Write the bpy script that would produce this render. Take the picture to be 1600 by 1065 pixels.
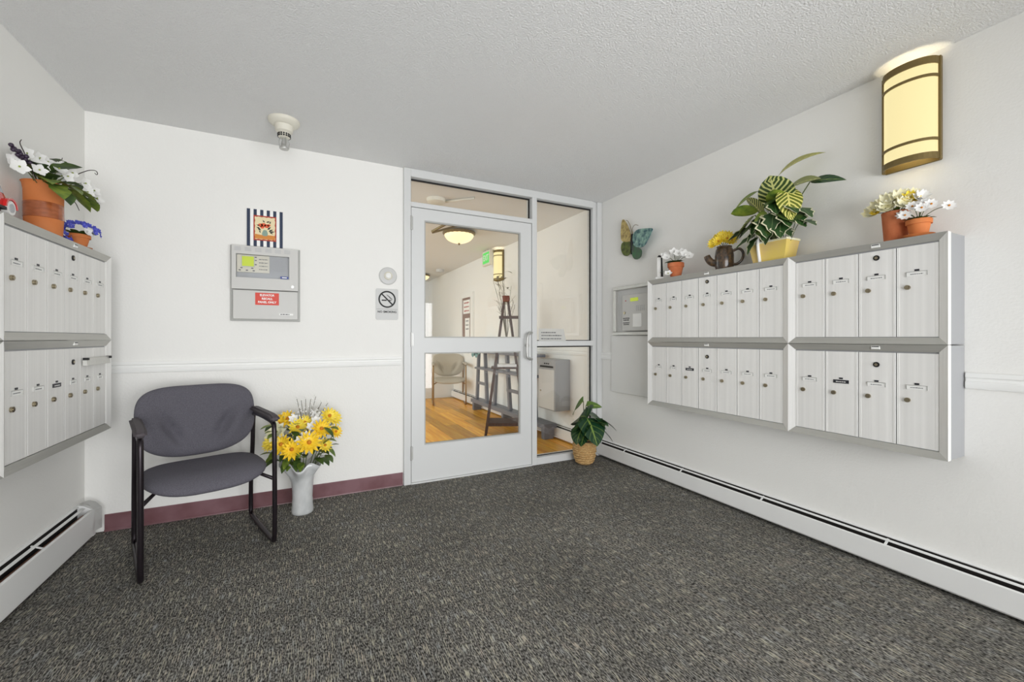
import bpy, bmesh, math, random
from mathutils import Vector, Matrix
random.seed(7)
PI = math.pi
SC = bpy.context.scene
COL = SC.collection
for o in list(bpy.data.objects): bpy.data.objects.remove(o)

# ------------------------------------------------------------------ camera, world, light, exposure
cam_d = bpy.data.cameras.new('camera'); cam = bpy.data.objects.new('camera', cam_d); COL.objects.link(cam)
cam.location = (0, 0, 1.13)
cam.rotation_euler = (PI/2, 0, -math.atan2(0.44712, 0.89447))
cam_d.sensor_width = 36; cam_d.lens = 652/1600*36; cam_d.shift_y = -4.5/1600
cam_d.clip_start = 0.02
SC.camera = cam
vs = SC.view_settings
vs.view_transform = 'Standard'; vs.look = 'None'; vs.gamma = 1; vs.use_curve_mapping = False
vs.exposure = 0.0
w = bpy.data.worlds.new('world'); SC.world = w; w.use_nodes = True
w.node_tree.nodes['Background'].inputs[0].default_value = (0.86, 0.93, 1.0, 1)
w.node_tree.nodes['Background'].inputs[1].default_value = 0.9

def area(name, loc, rot, sx, sy, power, color=(1, 1, 1)):
    l = bpy.data.lights.new(name, 'AREA'); l.shape = 'RECTANGLE'; l.size = sx; l.size_y = sy
    l.energy = power; l.color = color
    o = bpy.data.objects.new(name, l); COL.objects.link(o); o.location = loc; o.rotation_euler = rot
    return o
def point(name, loc, power, color, r=0.05):
    l = bpy.data.lights.new(name, 'POINT'); l.energy = power; l.color = color; l.shadow_soft_size = r
    o = bpy.data.objects.new(name, l); COL.objects.link(o); o.location = loc
    return o
# daylight coming in through the glazed entrance behind the photographer
area('daylight_entrance', (0.75, -1.70, 0.98), (PI/2, 0, 0), 3.1, 1.7, 153, (0.985, 0.99, 1.0))
# fill light added for the lobby, through an unseen opening in its wall
area('lobby_fill', (-1.2, 6.0, 1.5), (PI/2-0.6, 0, -PI/2), 4.4, 2.0, 70, (0.95, 1.0, 0.93))

# ------------------------------------------------------------------ colour and materials
def lin(c): return c/12.92 if c <= 0.04045 else ((c+0.055)/1.055)**2.4
def rgb(r, g, b): return (lin(r/255), lin(g/255), lin(b/255), 1)
class NT:
    def __init__(s, m): s.t = m.node_tree; s.n = s.t.nodes; s.l = s.t.links
    def add(s, k, **kw):
        n = s.n.new(k)
        for a, b in kw.items(): setattr(n, a, b)
        return n
    def link(s, a, b): s.l.new(a, b)
    def math(s, op, a, b=None, c=None):
        n = s.add('ShaderNodeMath', operation=op)
        for i, v in enumerate((a, b, c)):
            if v is None: continue
            if isinstance(v, (int, float)): n.inputs[i].default_value = v
            else: s.link(v, n.inputs[i])
        return n.outputs[0]
    def mix(s, f, a, b):
        n = s.add('ShaderNodeMix', data_type='RGBA')
        for i, v in ((0, f), (6, a), (7, b)):
            if isinstance(v, (int, float, tuple)): n.inputs[i].default_value = v
            else: s.link(v, n.inputs[i])
        return n.outputs[2]
    def ramp(s, fac, stops, interp='LINEAR'):
        n = s.add('ShaderNodeValToRGB'); n.color_ramp.interpolation = interp
        e = n.color_ramp.elements
        while len(e) < len(stops): e.new(0.5)
        for i, (p, c) in enumerate(stops): e[i].position = p; e[i].color = c
        s.link(fac, n.inputs[0]); return n.outputs[0]
def mat(name, col, rough=0.5, metal=0.0, bump=None, vary=None, spec=None, sss=None, coat=None):
    m = bpy.data.materials.new(name); m.use_nodes = True; t = NT(m)
    b = t.n['Principled BSDF']
    b.inputs['Base Color'].default_value = col; b.inputs['Roughness'].default_value = rough
    b.inputs['Metallic'].default_value = metal
    if spec is not None: b.inputs['Specular IOR Level'].default_value = spec
    if coat: b.inputs['Coat Weight'].default_value = coat
    if bump or vary:
        tc = t.add('ShaderNodeTexCoord')
    if vary:   # (scale, second colour, amount, (sx,sy,sz))
        mp = t.add('ShaderNodeMapping'); mp.inputs['Scale'].default_value = vary[3] if len(vary) > 3 else (1, 1, 1)
        t.link(tc.outputs['Object'], mp.inputs[0])
        nz = t.add('ShaderNodeTexNoise'); nz.inputs['Scale'].default_value = vary[0]; nz.inputs['Detail'].default_value = 4
        t.link(mp.outputs[0], nz.inputs[0])
        f = t.ramp(nz.outputs[0], [(0.35, (0, 0, 0, 1)), (0.65, (vary[2],)*3+(1,))])
        t.link(t.mix(f, col, vary[1]), b.inputs['Base Color'])
    if bump:   # (scale, strength, distance)
        nz = t.add('ShaderNodeTexNoise'); nz.inputs['Scale'].default_value = bump[0]; nz.inputs['Detail'].default_value = 3
        t.link(tc.outputs['Object'], nz.inputs[0])
        bp = t.add('ShaderNodeBump'); bp.inputs['Strength'].default_value = bump[1]; bp.inputs['Distance'].default_value = bump[2]
        t.link(nz.outputs[0], bp.inputs['Height']); t.link(bp.outputs[0], b.inputs['Normal'])
    return m
def emis(name, col, strength, base=None):
    m = mat(name, base or col, 0.4); b = m.node_tree.nodes['Principled BSDF']
    b.inputs['Emission Color'].default_value = col; b.inputs['Emission Strength'].default_value = strength
    return m
def glass_mat(name, refl=1.0, rough=0.0, tint=(1, 1, 1, 1)):
    m = bpy.data.materials.new(name); m.use_nodes = True; t = NT(m); t.n.clear()
    out = t.add('ShaderNodeOutputMaterial'); tr = t.add('ShaderNodeBsdfTransparent'); tr.inputs[0].default_value = tint
    gl = t.add('ShaderNodeBsdfGlossy'); gl.inputs['Roughness'].default_value = rough
    fr = t.add('ShaderNodeFresnel'); fr.inputs[0].default_value = 1.45
    f = t.math('MULTIPLY', fr.outputs[0], refl)
    mx = t.add('ShaderNodeMixShader'); t.link(f, mx.inputs[0]); t.link(tr.outputs[0], mx.inputs[1]); t.link(gl.outputs[0], mx.inputs[2])
    t.link(mx.outputs[0], out.inputs[0]); return m

M = {}
M['wall'] = mat('wall_paint', rgb(241, 240, 236), 0.75, bump=(90, 0.25, 0.004))
M['white_wall'] = mat('smooth_wall_paint', rgb(232, 232, 229), 0.7)
def popcorn():
    m = mat('popcorn_ceiling', rgb(246, 246, 245), 0.95); t = NT(m); b = t.n['Principled BSDF']
    tc = t.add('ShaderNodeTexCoord'); n1 = t.add('ShaderNodeTexNoise'); n1.inputs['Scale'].default_value = 125; n1.inputs['Detail'].default_value = 5; n1.inputs['Roughness'].default_value = 0.6
    t.link(tc.outputs['Object'], n1.inputs[0])
    bp = t.add('ShaderNodeBump'); bp.inputs['Strength'].default_value = 0.8; bp.inputs['Distance'].default_value = 0.016
    t.link(n1.outputs[0], bp.inputs['Height']); t.link(bp.outputs[0], b.inputs['Normal'])
    return m
M['ceiling'] = popcorn()
def carpet():
    m = mat('loop_carpet', rgb(60, 60, 58), 1.0, spec=0.1); t = NT(m); b = t.n['Principled BSDF']
    tc = t.add('ShaderNodeTexCoord')
    def nz(sx, sy, detail=2):
        mp = t.add('ShaderNodeMapping'); mp.inputs['Scale'].default_value = (sx, sy, 1); t.link(tc.outputs['Object'], mp.inputs[0])
        n = t.add('ShaderNodeTexNoise'); n.inputs['Scale'].default_value = 1; n.inputs['Detail'].default_value = detail
        t.link(mp.outputs[0], n.inputs[0]); return n.outputs[0]
    base = t.ramp(nz(240, 80), [(0.36, rgb(38, 37, 35)), (0.5, rgb(98, 96, 92)), (0.64, rgb(158, 155, 148))])
    fl = t.ramp(nz(270, 17, 1), [(0.57, (0, 0, 0, 1)), (0.65, (0.85,)*3+(1,))])
    hue = t.ramp(nz(30, 9, 1), [(0.36, rgb(172, 174, 172)), (0.5, rgb(196, 191, 170)), (0.68, rgb(192, 180, 164))])
    c = t.mix(fl, base, hue)
    big = t.ramp(nz(2.2, 2.2, 3), [(0.3, (0.82, 0.82, 0.82, 1)), (0.7, (1.12, 1.12, 1.12, 1))])
    mm = t.add('ShaderNodeMix', data_type='RGBA', blend_type='MULTIPLY'); mm.inputs[0].default_value = 1
    t.link(c, mm.inputs[6]); t.link(big, mm.inputs[7]); t.link(mm.outputs[2], b.inputs['Base Color'])
    bp = t.add('ShaderNodeBump'); bp.inputs['Strength'].default_value = 0.7; bp.inputs['Distance'].default_value = 0.006
    t.link(nz(400, 60, 2), bp.inputs['Height']); t.link(bp.outputs[0], b.inputs['Normal'])
    return m
M['carpet'] = carpet()
M['burgundy'] = mat('burgundy_vinyl', rgb(110, 72, 75), 0.3, vary=(5, rgb(138, 104, 110), 0.8))
M['trim'] = mat('trim_paint', rgb(243, 243, 240), 0.45)
M['frame'] = mat('door_frame_paint', rgb(216, 217, 216), 0.4)
M['gasket'] = mat('black_gasket', rgb(14, 14, 14), 0.6)
M['glass'] = glass_mat('pane_glass', 1.0)
M['clear_plastic'] = glass_mat('clear_plastic', 1.3, 0.05)
def alu(name, c, rough, metal, sc):
    m = mat(name, c, rough, metal); t = NT(m); b = t.n['Principled BSDF']
    tc = t.add('ShaderNodeTexCoord'); mp = t.add('ShaderNodeMapping'); mp.inputs['Scale'].default_value = sc; t.link(tc.outputs['Object'], mp.inputs[0])
    n = t.add('ShaderNodeTexNoise'); n.inputs['Scale'].default_value = 1; n.inputs['Detail'].default_value = 4; t.link(mp.outputs[0], n.inputs[0])
    r = t.ramp(n.outputs[0], [(0.3, tuple(v*0.93 for v in c[:3])+(1,)), (0.7, tuple(min(1, v*1.04) for v in c[:3])+(1,))])
    t.link(r, b.inputs['Base Color'])
    return m
M['alu_frame'] = alu('brushed_aluminium', rgb(206, 205, 200), 0.36, 0.55, (300, 300, 4))
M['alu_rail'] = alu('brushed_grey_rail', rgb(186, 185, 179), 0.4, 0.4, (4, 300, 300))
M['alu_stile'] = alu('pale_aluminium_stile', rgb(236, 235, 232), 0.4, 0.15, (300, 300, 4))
M['mail_door'] = alu('satin_aluminium_door', rgb(240, 239, 236), 0.5, 0.08, (45, 45, 0.5))
M['mail_body'] = mat('grey_sheet_metal', rgb(162, 163, 165), 0.45, 0.2)
M['chrome'] = mat('chrome', rgb(200, 195, 182), 0.22, 1.0)
M['steel'] = mat('satin_steel', rgb(196, 196, 193), 0.42, 0.7)
M['brass'] = mat('worn_brass_lock', rgb(164, 154, 132), 0.28, 1.0)
M['dark'] = mat('dark_slot', rgb(18, 18, 18), 0.6)
M['black_text'] = mat('black_print', rgb(26, 26, 26), 0.6)
M['grey_text'] = mat('grey_print', rgb(120, 120, 122), 0.6)
M['white_label'] = mat('white_label', rgb(246, 246, 243), 0.5)
M['navy'] = mat('navy_print', rgb(38, 52, 78), 0.55)
M['black_label'] = mat('black_label', rgb(34, 34, 42), 0.4)
M['red'] = mat('red_sign', rgb(216, 62, 42), 0.45)
M['panel_grey'] = mat('grey_cabinet_paint', rgb(205, 204, 200), 0.45)
M['panel_dark'] = mat('grey_cabinet_side', rgb(176, 176, 172), 0.5)
M['inner_grey'] = mat('panel_inside', rgb(178, 180, 183), 0.5)
M['lcd'] = emis('green_lcd', rgb(186, 202, 56), 0.35)
M['blue_label'] = mat('blue_label', rgb(60, 78, 150), 0.4)
M['plastic_white'] = mat('off_white_plastic', rgb(226, 222, 208), 0.4)
M['plastic_grey'] = mat('light_grey_plastic', rgb(205, 205, 203), 0.45)
M['tube'] = mat('black_tube', rgb(44, 38, 42), 0.28, 0.6)
def fabric(name, c1, c2):
    m = mat(name, c1, 0.95, spec=0.15, bump=(420, 0.35, 0.002), vary=(500, c2, 1.0))
    return m
M['fabric'] = fabric('charcoal_weave', rgb(80, 78, 85), rgb(108, 106, 114))
M['armpad'] = mat('armrest_rubber', rgb(74, 68, 72), 0.7)
M['beige_fabric'] = fabric('beige_weave', rgb(176, 168, 152), rgb(196, 188, 172))
M['gold_tube'] = mat('bronze_tube', rgb(150, 122, 82), 0.35, 0.7)
M['terracotta'] = mat('terracotta', rgb(190, 104, 62), 0.85, vary=(14, rgb(206, 126, 84), 0.9))
M['terracotta_bright'] = mat('orange_terracotta', rgb(204, 116, 58), 0.75, vary=(10, rgb(216, 134, 78), 0.8))
M['terracotta_dark'] = mat('glazed_terracotta', rgb(150, 78, 40), 0.25, vary=(30, rgb(176, 98, 54), 1.0, (1, 1, 3)), coat=0.5)
M['soil'] = mat('potting_moss', rgb(46, 42, 30), 1.0, bump=(80, 0.8, 0.01))
M['green'] = mat('dark_green_leaf', rgb(48, 74, 34), 0.45, vary=(25, rgb(84, 108, 46), 1.0))
M['light_green'] = mat('yellow_green_leaf', rgb(132, 150, 52), 0.5, vary=(30, rgb(78, 106, 38), 1.0))
M['stem'] = mat('green_stem', rgb(92, 104, 62), 0.6)
M['brown_stem'] = mat('brown_vine', rgb(58, 48, 44), 0.7)
M['petal_white'] = mat('white_petal', rgb(240, 239, 236), 0.6)
M['petal_cream'] = mat('cream_petal', rgb(243, 241, 222), 0.6, vary=(40, rgb(242, 234, 176), 0.7))
M['petal_yellow'] = mat('yellow_petal', rgb(252, 224, 48), 0.55, vary=(60, rgb(252, 232, 110), 0.8))
M['petal_gold'] = mat('gold_petal', rgb(252, 208, 30), 0.55, vary=(60, rgb(252, 222, 70), 0.8))
M['petal_blue'] = mat('blue_petal', rgb(60, 68, 176), 0.6, vary=(60, rgb(92, 98, 204), 1.0))
M['berry'] = mat('dark_berry', rgb(52, 38, 58), 0.4)
M['flower_eye'] = mat('orange_flower_centre', rgb(206, 130, 30), 0.8, bump=(300, 0.6, 0.003))
M['green_eye'] = mat('green_flower_centre', rgb(150, 162, 84), 0.8)
M['ceramic_dark'] = mat('brown_black_ceramic', rgb(30, 28, 28), 0.3, vary=(60, rgb(104, 78, 48), 0.8), coat=0.4)
M['car_red'] = mat('red_toy_paint', rgb(204, 40, 38), 0.25, coat=0.6)
M['tyre_white'] = mat('white_tyre', rgb(232, 230, 226), 0.5)
M['wood_dark'] = mat('dark_brown_wood', rgb(86, 58, 46), 0.5, vary=(9, rgb(60, 42, 36), 1.0, (8, 8, 1)))
M['console'] = mat('blue_grey_paint', rgb(112, 114, 122), 0.45)
M['teal'] = mat('teal_foliage', rgb(116, 152, 148), 0.7)
M['dry'] = mat('dry_twig', rgb(126, 122, 110), 0.9)
M['cork'] = mat('brown_board', rgb(142, 118, 108), 0.8)
M['bronze'] = mat('antique_bronze', rgb(126, 108, 66), 0.42, 0.55)
M['heater'] = mat('heater_enamel', rgb(240, 240, 238), 0.4)
M['recess_shade'] = mat('painted_recess_shade', rgb(34, 31, 29), 0.8, 0.0)  # near-black: the colour carries the shade inside heaters and door gaps
M['copper'] = mat('copper_pipe', rgb(176, 128, 104), 0.35, 0.9)
def milky():
    m = mat('milky_glass', rgb(238, 239, 238), 0.16, vary=(14, rgb(208, 211, 211), 0.9, (1, 1, 0.6)), coat=0.4)
    b = m.node_tree.nodes['Principled BSDF']; b.inputs['Transmission Weight'].default_value = 0.25
    return m
M['milky'] = milky()
def uvmat(name, fn, rough=0.45):
    m = mat(name, (0.1, 0.2, 0.05, 1), rough); t = NT(m); b = t.n['Principled BSDF']
    uv = t.add('ShaderNodeUVMap'); sp = t.add('ShaderNodeSeparateXYZ'); t.link(uv.outputs[0], sp.inputs[0])
    au = t.math('ABSOLUTE', t.math('MULTIPLY_ADD', sp.outputs[0], 2.0, -1.0))
    t.link(fn(t, au, sp.outputs[1]), b.inputs['Base Color']); return m
def zebra(dark, light):
    def f(t, au, v):
        ph = t.math('MULTIPLY', t.math('SUBTRACT', v, t.math('MULTIPLY', au, 0.28)), 2*PI*9)
        st = t.math('GREATER_THAN', t.math('SINE', ph), 0.25)
        mid = t.math('LESS_THAN', au, 0.07)
        k = t.math('MAXIMUM', st, mid)
        return t.mix(k, dark, light)
    return f
M['zebra'] = uvmat('zebra_leaf', zebra(rgb(52, 78, 30), rgb(206, 208, 132)))
M['zebra_yellow'] = uvmat('yellow_zebra_leaf', zebra(rgb(104, 116, 34), rgb(228, 220, 128)))
def ivyf(t, au, v):
    k = t.math('GREATER_THAN', au, 0.80); n = t.math('LESS_THAN', au, 0.05)
    return t.mix(k, t.mix(n, rgb(44, 78, 34), rgb(96, 120, 70)), rgb(224, 220, 186))
M['ivy'] = uvmat('variegated_ivy_leaf', ivyf)
def monf(t, au, v):
    ph = t.math('MULTIPLY', t.math('SUBTRACT', v, t.math('MULTIPLY', au, 0.35)), 2*PI*5)
    st = t.math('GREATER_THAN', t.math('SINE', ph), 0.86)
    mid = t.math('LESS_THAN', au, 0.07)
    return t.mix(t.math('MAXIMUM', t.math('MULTIPLY', st, 0.45), mid), rgb(26, 62, 38), rgb(128, 152, 74))
M['monstera'] = uvmat('monstera_leaf', monf, 0.35)
M['monstera_light'] = uvmat('young_monstera_leaf', lambda t, au, v: t.mix(t.math('LESS_THAN', au, 0.08), rgb(86, 116, 46), rgb(170, 186, 96)), 0.4)
def woodf(name, c1, c2):
    m = mat(name, c1, 0.33); t = NT(m); b = t.n['Principled BSDF']
    tc = t.add('ShaderNodeTexCoord'); oi = t.add('ShaderNodeObjectInfo')
    mp = t.add('ShaderNodeMapping'); mp.inputs['Scale'].default_value = (26, 1.6, 1); t.link(tc.outputs['Object'], mp.inputs[0])
    cb = t.add('ShaderNodeCombineXYZ'); t.link(t.math('MULTIPLY', oi.outputs['Random'], 37.0), cb.inputs[0]); t.link(t.math('MULTIPLY', oi.outputs['Random'], 91.0), cb.inputs[1])
    t.link(cb.outputs[0], mp.inputs['Location'])
    n = t.add('ShaderNodeTexNoise'); n.inputs['Scale'].default_value = 1; n.inputs['Detail'].default_value = 5; t.link(mp.outputs[0], n.inputs[0])
    g = t.ramp(n.outputs[0], [(0.3, c1), (0.7, c2)])
    mm = t.add('ShaderNodeMix', data_type='RGBA', blend_type='MULTIPLY'); mm.inputs[0].default_value = 1
    r = t.math('MULTIPLY_ADD', oi.outputs['Random'], 0.60, 0.66)
    c3 = t.add('ShaderNodeCombineXYZ')
    for i in range(3): t.link(r, c3.inputs[i])
    t.link(g, mm.inputs[6]); t.link(c3.outputs[0], mm.inputs[7]); t.link(mm.outputs[2], b.inputs['Base Color'])
    return m
M['plank'] = woodf('oak_plank', rgb(216, 138, 36), rgb(248, 194, 76))
def basketf():
    m = mat('woven_seagrass', rgb(222, 188, 132), 0.9, vary=(60, rgb(186, 142, 86), 1.0, (1, 1, 3)), bump=(110, 0.9, 0.012)); return m
M['basket'] = basketf()
M['planter'] = mat('pale_yellow_paint', rgb(226, 196, 128), 0.7, vary=(9, rgb(230, 204, 104), 1.0))
M['sconce_glass'] = emis('lit_sconce_glass', (0.86, 0.74, 0.38, 1), 1.0, rgb(120, 110, 80))
M['dome_glass'] = emis('lit_dome_glass', (1.0, 0.82, 0.46, 1), 1.25, rgb(120, 110, 80))
M['bulb'] = emis('white_lamp_tube', (1.0, 0.93, 0.74, 1), 1.6, rgb(120, 110, 80))
M['exit_green'] = emis('exit_green', rgb(70, 190, 80), 0.7)
M['brick_path'] = mat('concrete_step', rgb(170, 168, 162), 0.9)

# ------------------------------------------------------------------ shape helpers
def B(): return bmesh.new()
def box(bm, x0, x1, y0, y1, z0, z1, bev=0, seg=1):
    vs_ = [bm.verts.new((x, y, z)) for z in (z0, z1) for y in (y0, y1) for x in (x0, x1)]
    fs = [bm.faces.new([vs_[i] for i in q]) for q in ((0, 2, 3, 1), (4, 5, 7, 6), (0, 1, 5, 4), (2, 6, 7, 3), (0, 4, 6, 2), (1, 3, 7, 5))]
    if bev:
        ed = list({e for f in fs for e in f.edges})
        bmesh.ops.bevel(bm, geom=ed, offset=bev, segments=seg, affect='EDGES', profile=0.6)
    return bm
def Bx(*a, **k): return box(B(), *a, **k)
def prism(bm, pts, y0, y1, axis='y'):
    """pts: polygon (a,b) extruded along axis; y: (x,z), x: (y,z), z: (x,y)"""
    def v(p, d): return {'y': (p[0], d, p[1]), 'x': (d, p[0], p[1]), 'z': (p[0], p[1], d)}[axis]
    A = [bm.verts.new(v(p, y0)) for p in pts]; C = [bm.verts.new(v(p, y1)) for p in pts]; n = len(pts)
    bm.faces.new(A); bm.faces.new(C[::-1])
    for i in range(n): bm.faces.new((A[i], C[i], C[(i+1) % n], A[(i+1) % n]))
    bmesh.ops.recalc_face_normals(bm, faces=bm.faces[:])
    return bm
def lathe(bm, prof, n=24, cx=0, cy=0, ruffle=None, cap=False):
    rings = []
    for (r, z) in prof:
        ring = []
        for i in range(n):
            a = 2*PI*i/n; rr, zz = r, z
            if ruffle: rr, zz = ruffle(a, r, z)
            ring.append(bm.verts.new((cx+rr*math.cos(a), cy+rr*math.sin(a), zz)))
        rings.append(ring)
    for k in range(len(rings)-1):
        for i in range(n):
            bm.faces.new((rings[k][i], rings[k][(i+1) % n], rings[k+1][(i+1) % n], rings[k+1][i]))
    if prof[0][0] > 1e-4: bm.faces.new(rings[0][::-1])
    if cap and prof[-1][0] > 1e-4: bm.faces.new(rings[-1])
    bmesh.ops.remove_doubles(bm, verts=[v for r in rings for v in r], dist=1e-6)
    return bm
def smooth_path(pts, it=2, closed=False):
    P = [Vector(p) for p in pts]
    for _ in range(it):
        Q = []
        n = len(P); rng = range(n) if closed else range(n-1)
        if not closed: Q.append(P[0])
        for i in rng:
            a, b = P[i], P[(i+1) % n]
            Q += [a*0.75+b*0.25, a*0.25+b*0.75]
        if not closed: Q.append(P[-1])
        P = Q
    return P
def tube(bm, pts, r, n=8, closed=False, r1=None):
    P = [Vector(p) for p in pts]; m = len(P); rings = []
    ref = None
    for i in range(m):
        a = P[i-1] if (i > 0 or closed) else P[i]; b = P[(i+1) % m] if (i < m-1 or closed) else P[i]
        d = (b-a).normalized()
        if ref is None: ref = d.orthogonal().normalized()
        ref = (ref - d*ref.dot(d)).normalized(); s = d.cross(ref)
        rr = r if r1 is None else r+(r1-r)*i/(m-1)
        rings.append([bm.verts.new(P[i]+ref*rr*math.cos(2*PI*k/n)+s*rr*math.sin(2*PI*k/n)) for k in range(n)])
    off = 0
    for i in range(m if closed else m-1):
        A, C = rings[i], rings[(i+1) % m]
        if closed and i == m-1:
            off = min(range(n), key=lambda o: (A[0].co-C[o].co).length)
        for k in range(n): bm.faces.new((A[k], A[(k+1) % n], C[(k+1+off) % n], C[(k+off) % n]))
    if not closed: bm.faces.new(rings[0][::-1]); bm.faces.new(rings[-1])
    return bm
def cyl(bm, p0, p1, r, n=14, r1=None): return tube(bm, [p0, p1], r, n, r1=r1)
def ball(bm, c, r, sc=(1, 1, 1), u=12, v=8):
    mt = Matrix.Translation(c) @ Matrix.Diagonal((sc[0], sc[1], sc[2], 1))
    bmesh.ops.create_uvsphere(bm, u_segments=u, v_segments=v, radius=r, matrix=mt); return bm
def obj(name, bm, m, parent=None, smooth=False, label=None):
    me = bpy.data.meshes.new(name); bm.normal_update(); bm.to_mesh(me); bm.free()
    me.materials.append(m)
    if smooth:
        me.polygons.foreach_set('use_smooth', [True]*len(me.polygons))
        if smooth != 1:
            try: me.set_sharp_from_angle(angle=math.radians(smooth))
            except Exception: pass
    o = bpy.data.objects.new(name, me); COL.objects.link(o)
    if parent: o.parent = parent
    if label: o['label'] = label
    return o
def thing(name, label, cat, loc=(0, 0, 0), rz=0, group=None):
    o = bpy.data.objects.new(name, None); COL.objects.link(o); o.empty_display_size = 0.05
    o.location = loc; o.rotation_euler = (0, 0, rz); o['label'] = label; o['category'] = cat
    if group: o['group'] = group
    return o
def tag(o, label, cat, group=None):
    o['label'] = label; o['category'] = cat
    if group: o['group'] = group
    return o
def struct(name, bm, m, parent=None, smooth=False):
    o = obj(name, bm, m, parent, smooth)
    if not parent: o['kind'] = 'structure'
    return o
def struct_root(name, loc=(0, 0, 0), rz=0):
    o = bpy.data.objects.new(name, None); COL.objects.link(o); o.location = loc; o.rotation_euler = (0, 0, rz); o['kind'] = 'structure'
    return o
def copy_part(o, parent):
    c = o.copy(); COL.objects.link(c); c.parent = parent
    for ch in list(o.children): copy_part(ch, c)
    return c
def text(name, s, size, m, parent, loc, width=None, bold=0.0):
    cu = bpy.data.curves.new('lettering', 'FONT'); cu.body = s; cu.size = size; cu.align_x = 'CENTER'; cu.align_y = 'CENTER'
    cu.extrude = 0.0004; cu.offset = bold; cu.resolution_u = 3
    t = bpy.data.objects.new('lettering', cu); COL.objects.link(t)
    bpy.context.view_layer.update()
    me = bpy.data.meshes.new_from_object(t.evaluated_get(bpy.context.evaluated_depsgraph_get()))
    bpy.data.objects.remove(t)
    k = 1
    if width:
        xs = [v.co.x for v in me.vertices]; k = width/(max(xs)-min(xs))
    me.transform(Matrix.Translation(loc) @ Matrix.Rotation(PI/2, 4, 'X') @ Matrix.Diagonal((k, 1, 1, 1)))
    me.materials.clear(); me.materials.append(m)
    o = bpy.data.objects.new(name, me); COL.objects.link(o); o.parent = parent
    return o
def scribble(bm, x0, x1, z, h, y, seed=0):
    """a line of illegible small print: short bars"""
    r = random.Random(seed); x = x0
    while x < x1:
        wd = r.uniform(0.6, 2.2)*h
        box(bm, x, min(x+wd, x1), y, y+0.0004, z-h/2*r.uniform(0.7, 1), z+h/2*r.uniform(0.7, 1)); x += wd+h*0.45
    return bm
SH = {
 'lance': lambda t: math.sin(PI*t**0.75)**0.9,
 'heart': lambda t: (min(1, t/0.13)**0.5)*math.cos(PI/2*max(0, (t-0.1)/0.9))**0.75,
 'oval': lambda t: math.sin(PI*t)**0.6,
 'petal': lambda t: (0.25+0.75*math.sin(PI*min(1, t*0.75+0.05)))*(1 if t < 0.8 else max(0.05, 1-((t-0.8)/0.2)**2)),
 'ivy': lambda t: [0.15, 0.95, 0.60, 0.78, 0.42, 0.30, 0.02][min(6, int(round(t*6)))],
 'grape': lambda t: [0.3, 0.8, 0.95, 0.7, 0.85, 0.5, 0.02][min(6, int(round(t*6)))],
}
def leaf(bm, p, d, L, W, shape='lance', droop=0.6, n=6, fold=0.12, roll=0.0):
    uvl = bm.loops.layers.uv.verify()
    p = Vector(p); d = Vector(d).normalized(); up = Vector((0, 0, 1))
    s = d.cross(up)
    if s.length < 1e-3: s = Vector((1, 0, 0))
    s.normalize()
    if roll: s = Matrix.Rotation(roll, 3, d) @ s
    rows = []; f = SH[shape]
    for i in range(n+1):
        t = i/n; nn = s.cross(d).normalized(); hw = W/2*max(0.02, f(t))
        rows.append([bm.verts.new(p-s*hw+nn*fold*hw), bm.verts.new(p), bm.verts.new(p+s*hw+nn*fold*hw)])
        p = p+d*(L/n); d = (Matrix.Rotation(-droop/n, 3, s) @ d).normalized()
    for i in range(n):
        for k in range(2):
            fc = bm.faces.new((rows[i][k], rows[i][k+1], rows[i+1][k+1], rows[i+1][k])); fc.smooth = True
            uvs = [(k/2, i/n), ((k+1)/2, i/n), ((k+1)/2, (i+1)/n), (k/2, (i+1)/n)]
            for lp, u in zip(fc.loops, uvs): lp[uvl].uv = u
    return bm
def frame_dirs(nrm):
    nrm = Vector(nrm).normalized(); a = nrm.orthogonal().normalized(); return nrm, a, nrm.cross(a)
def flower_bm(c, nrm, R, np=8, wid=0.5, cup=0.35, layers=1, rot=0):
    bm = B(); nrm, a, b = frame_dirs(nrm); c = Vector(c)
    for ly in range(layers):
        k = 1-0.25*ly
        for i in range(np):
            an = 2*PI*(i+0.5*ly)/np+rot; d = (a*math.cos(an)+b*math.sin(an))
            s = nrm.cross(d)
            n = 3; rows = []
            for j in range(n+1):
                t = j/n; hw = R*k*wid*(0.2, 0.55, 0.5, 0.05)[j]
                q = c+d*R*k*(0.08+0.92*t)+nrm*R*(cup+0.3*ly)*t*t
                rows.append([bm.verts.new(q-s*hw), bm.verts.new(q-nrm*R*0.05), bm.verts.new(q+s*hw)])
            for j in range(n):
                for m_ in range(2):
                    f = bm.faces.new((rows[j][m_], rows[j][m_+1], rows[j+1][m_+1], rows[j+1][m_])); f.smooth = True
    return bm
def flower(parent, c, nrm, R, m, eye=None, np=8, wid=0.5, cup=0.35, layers=1, name='flower', eye_r=0.22):
    o = obj(name, flower_bm(c, nrm, R, np, wid, cup, layers, random.random()*6), m, parent)
    if eye:
        n = Vector(nrm).normalized(); e = ball(B(), Vector(c)+n*R*0.1, R*eye_r, (1, 1, 1), 8, 6)
        obj('flower_centre', e, eye, o, 1)
    return o

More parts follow.
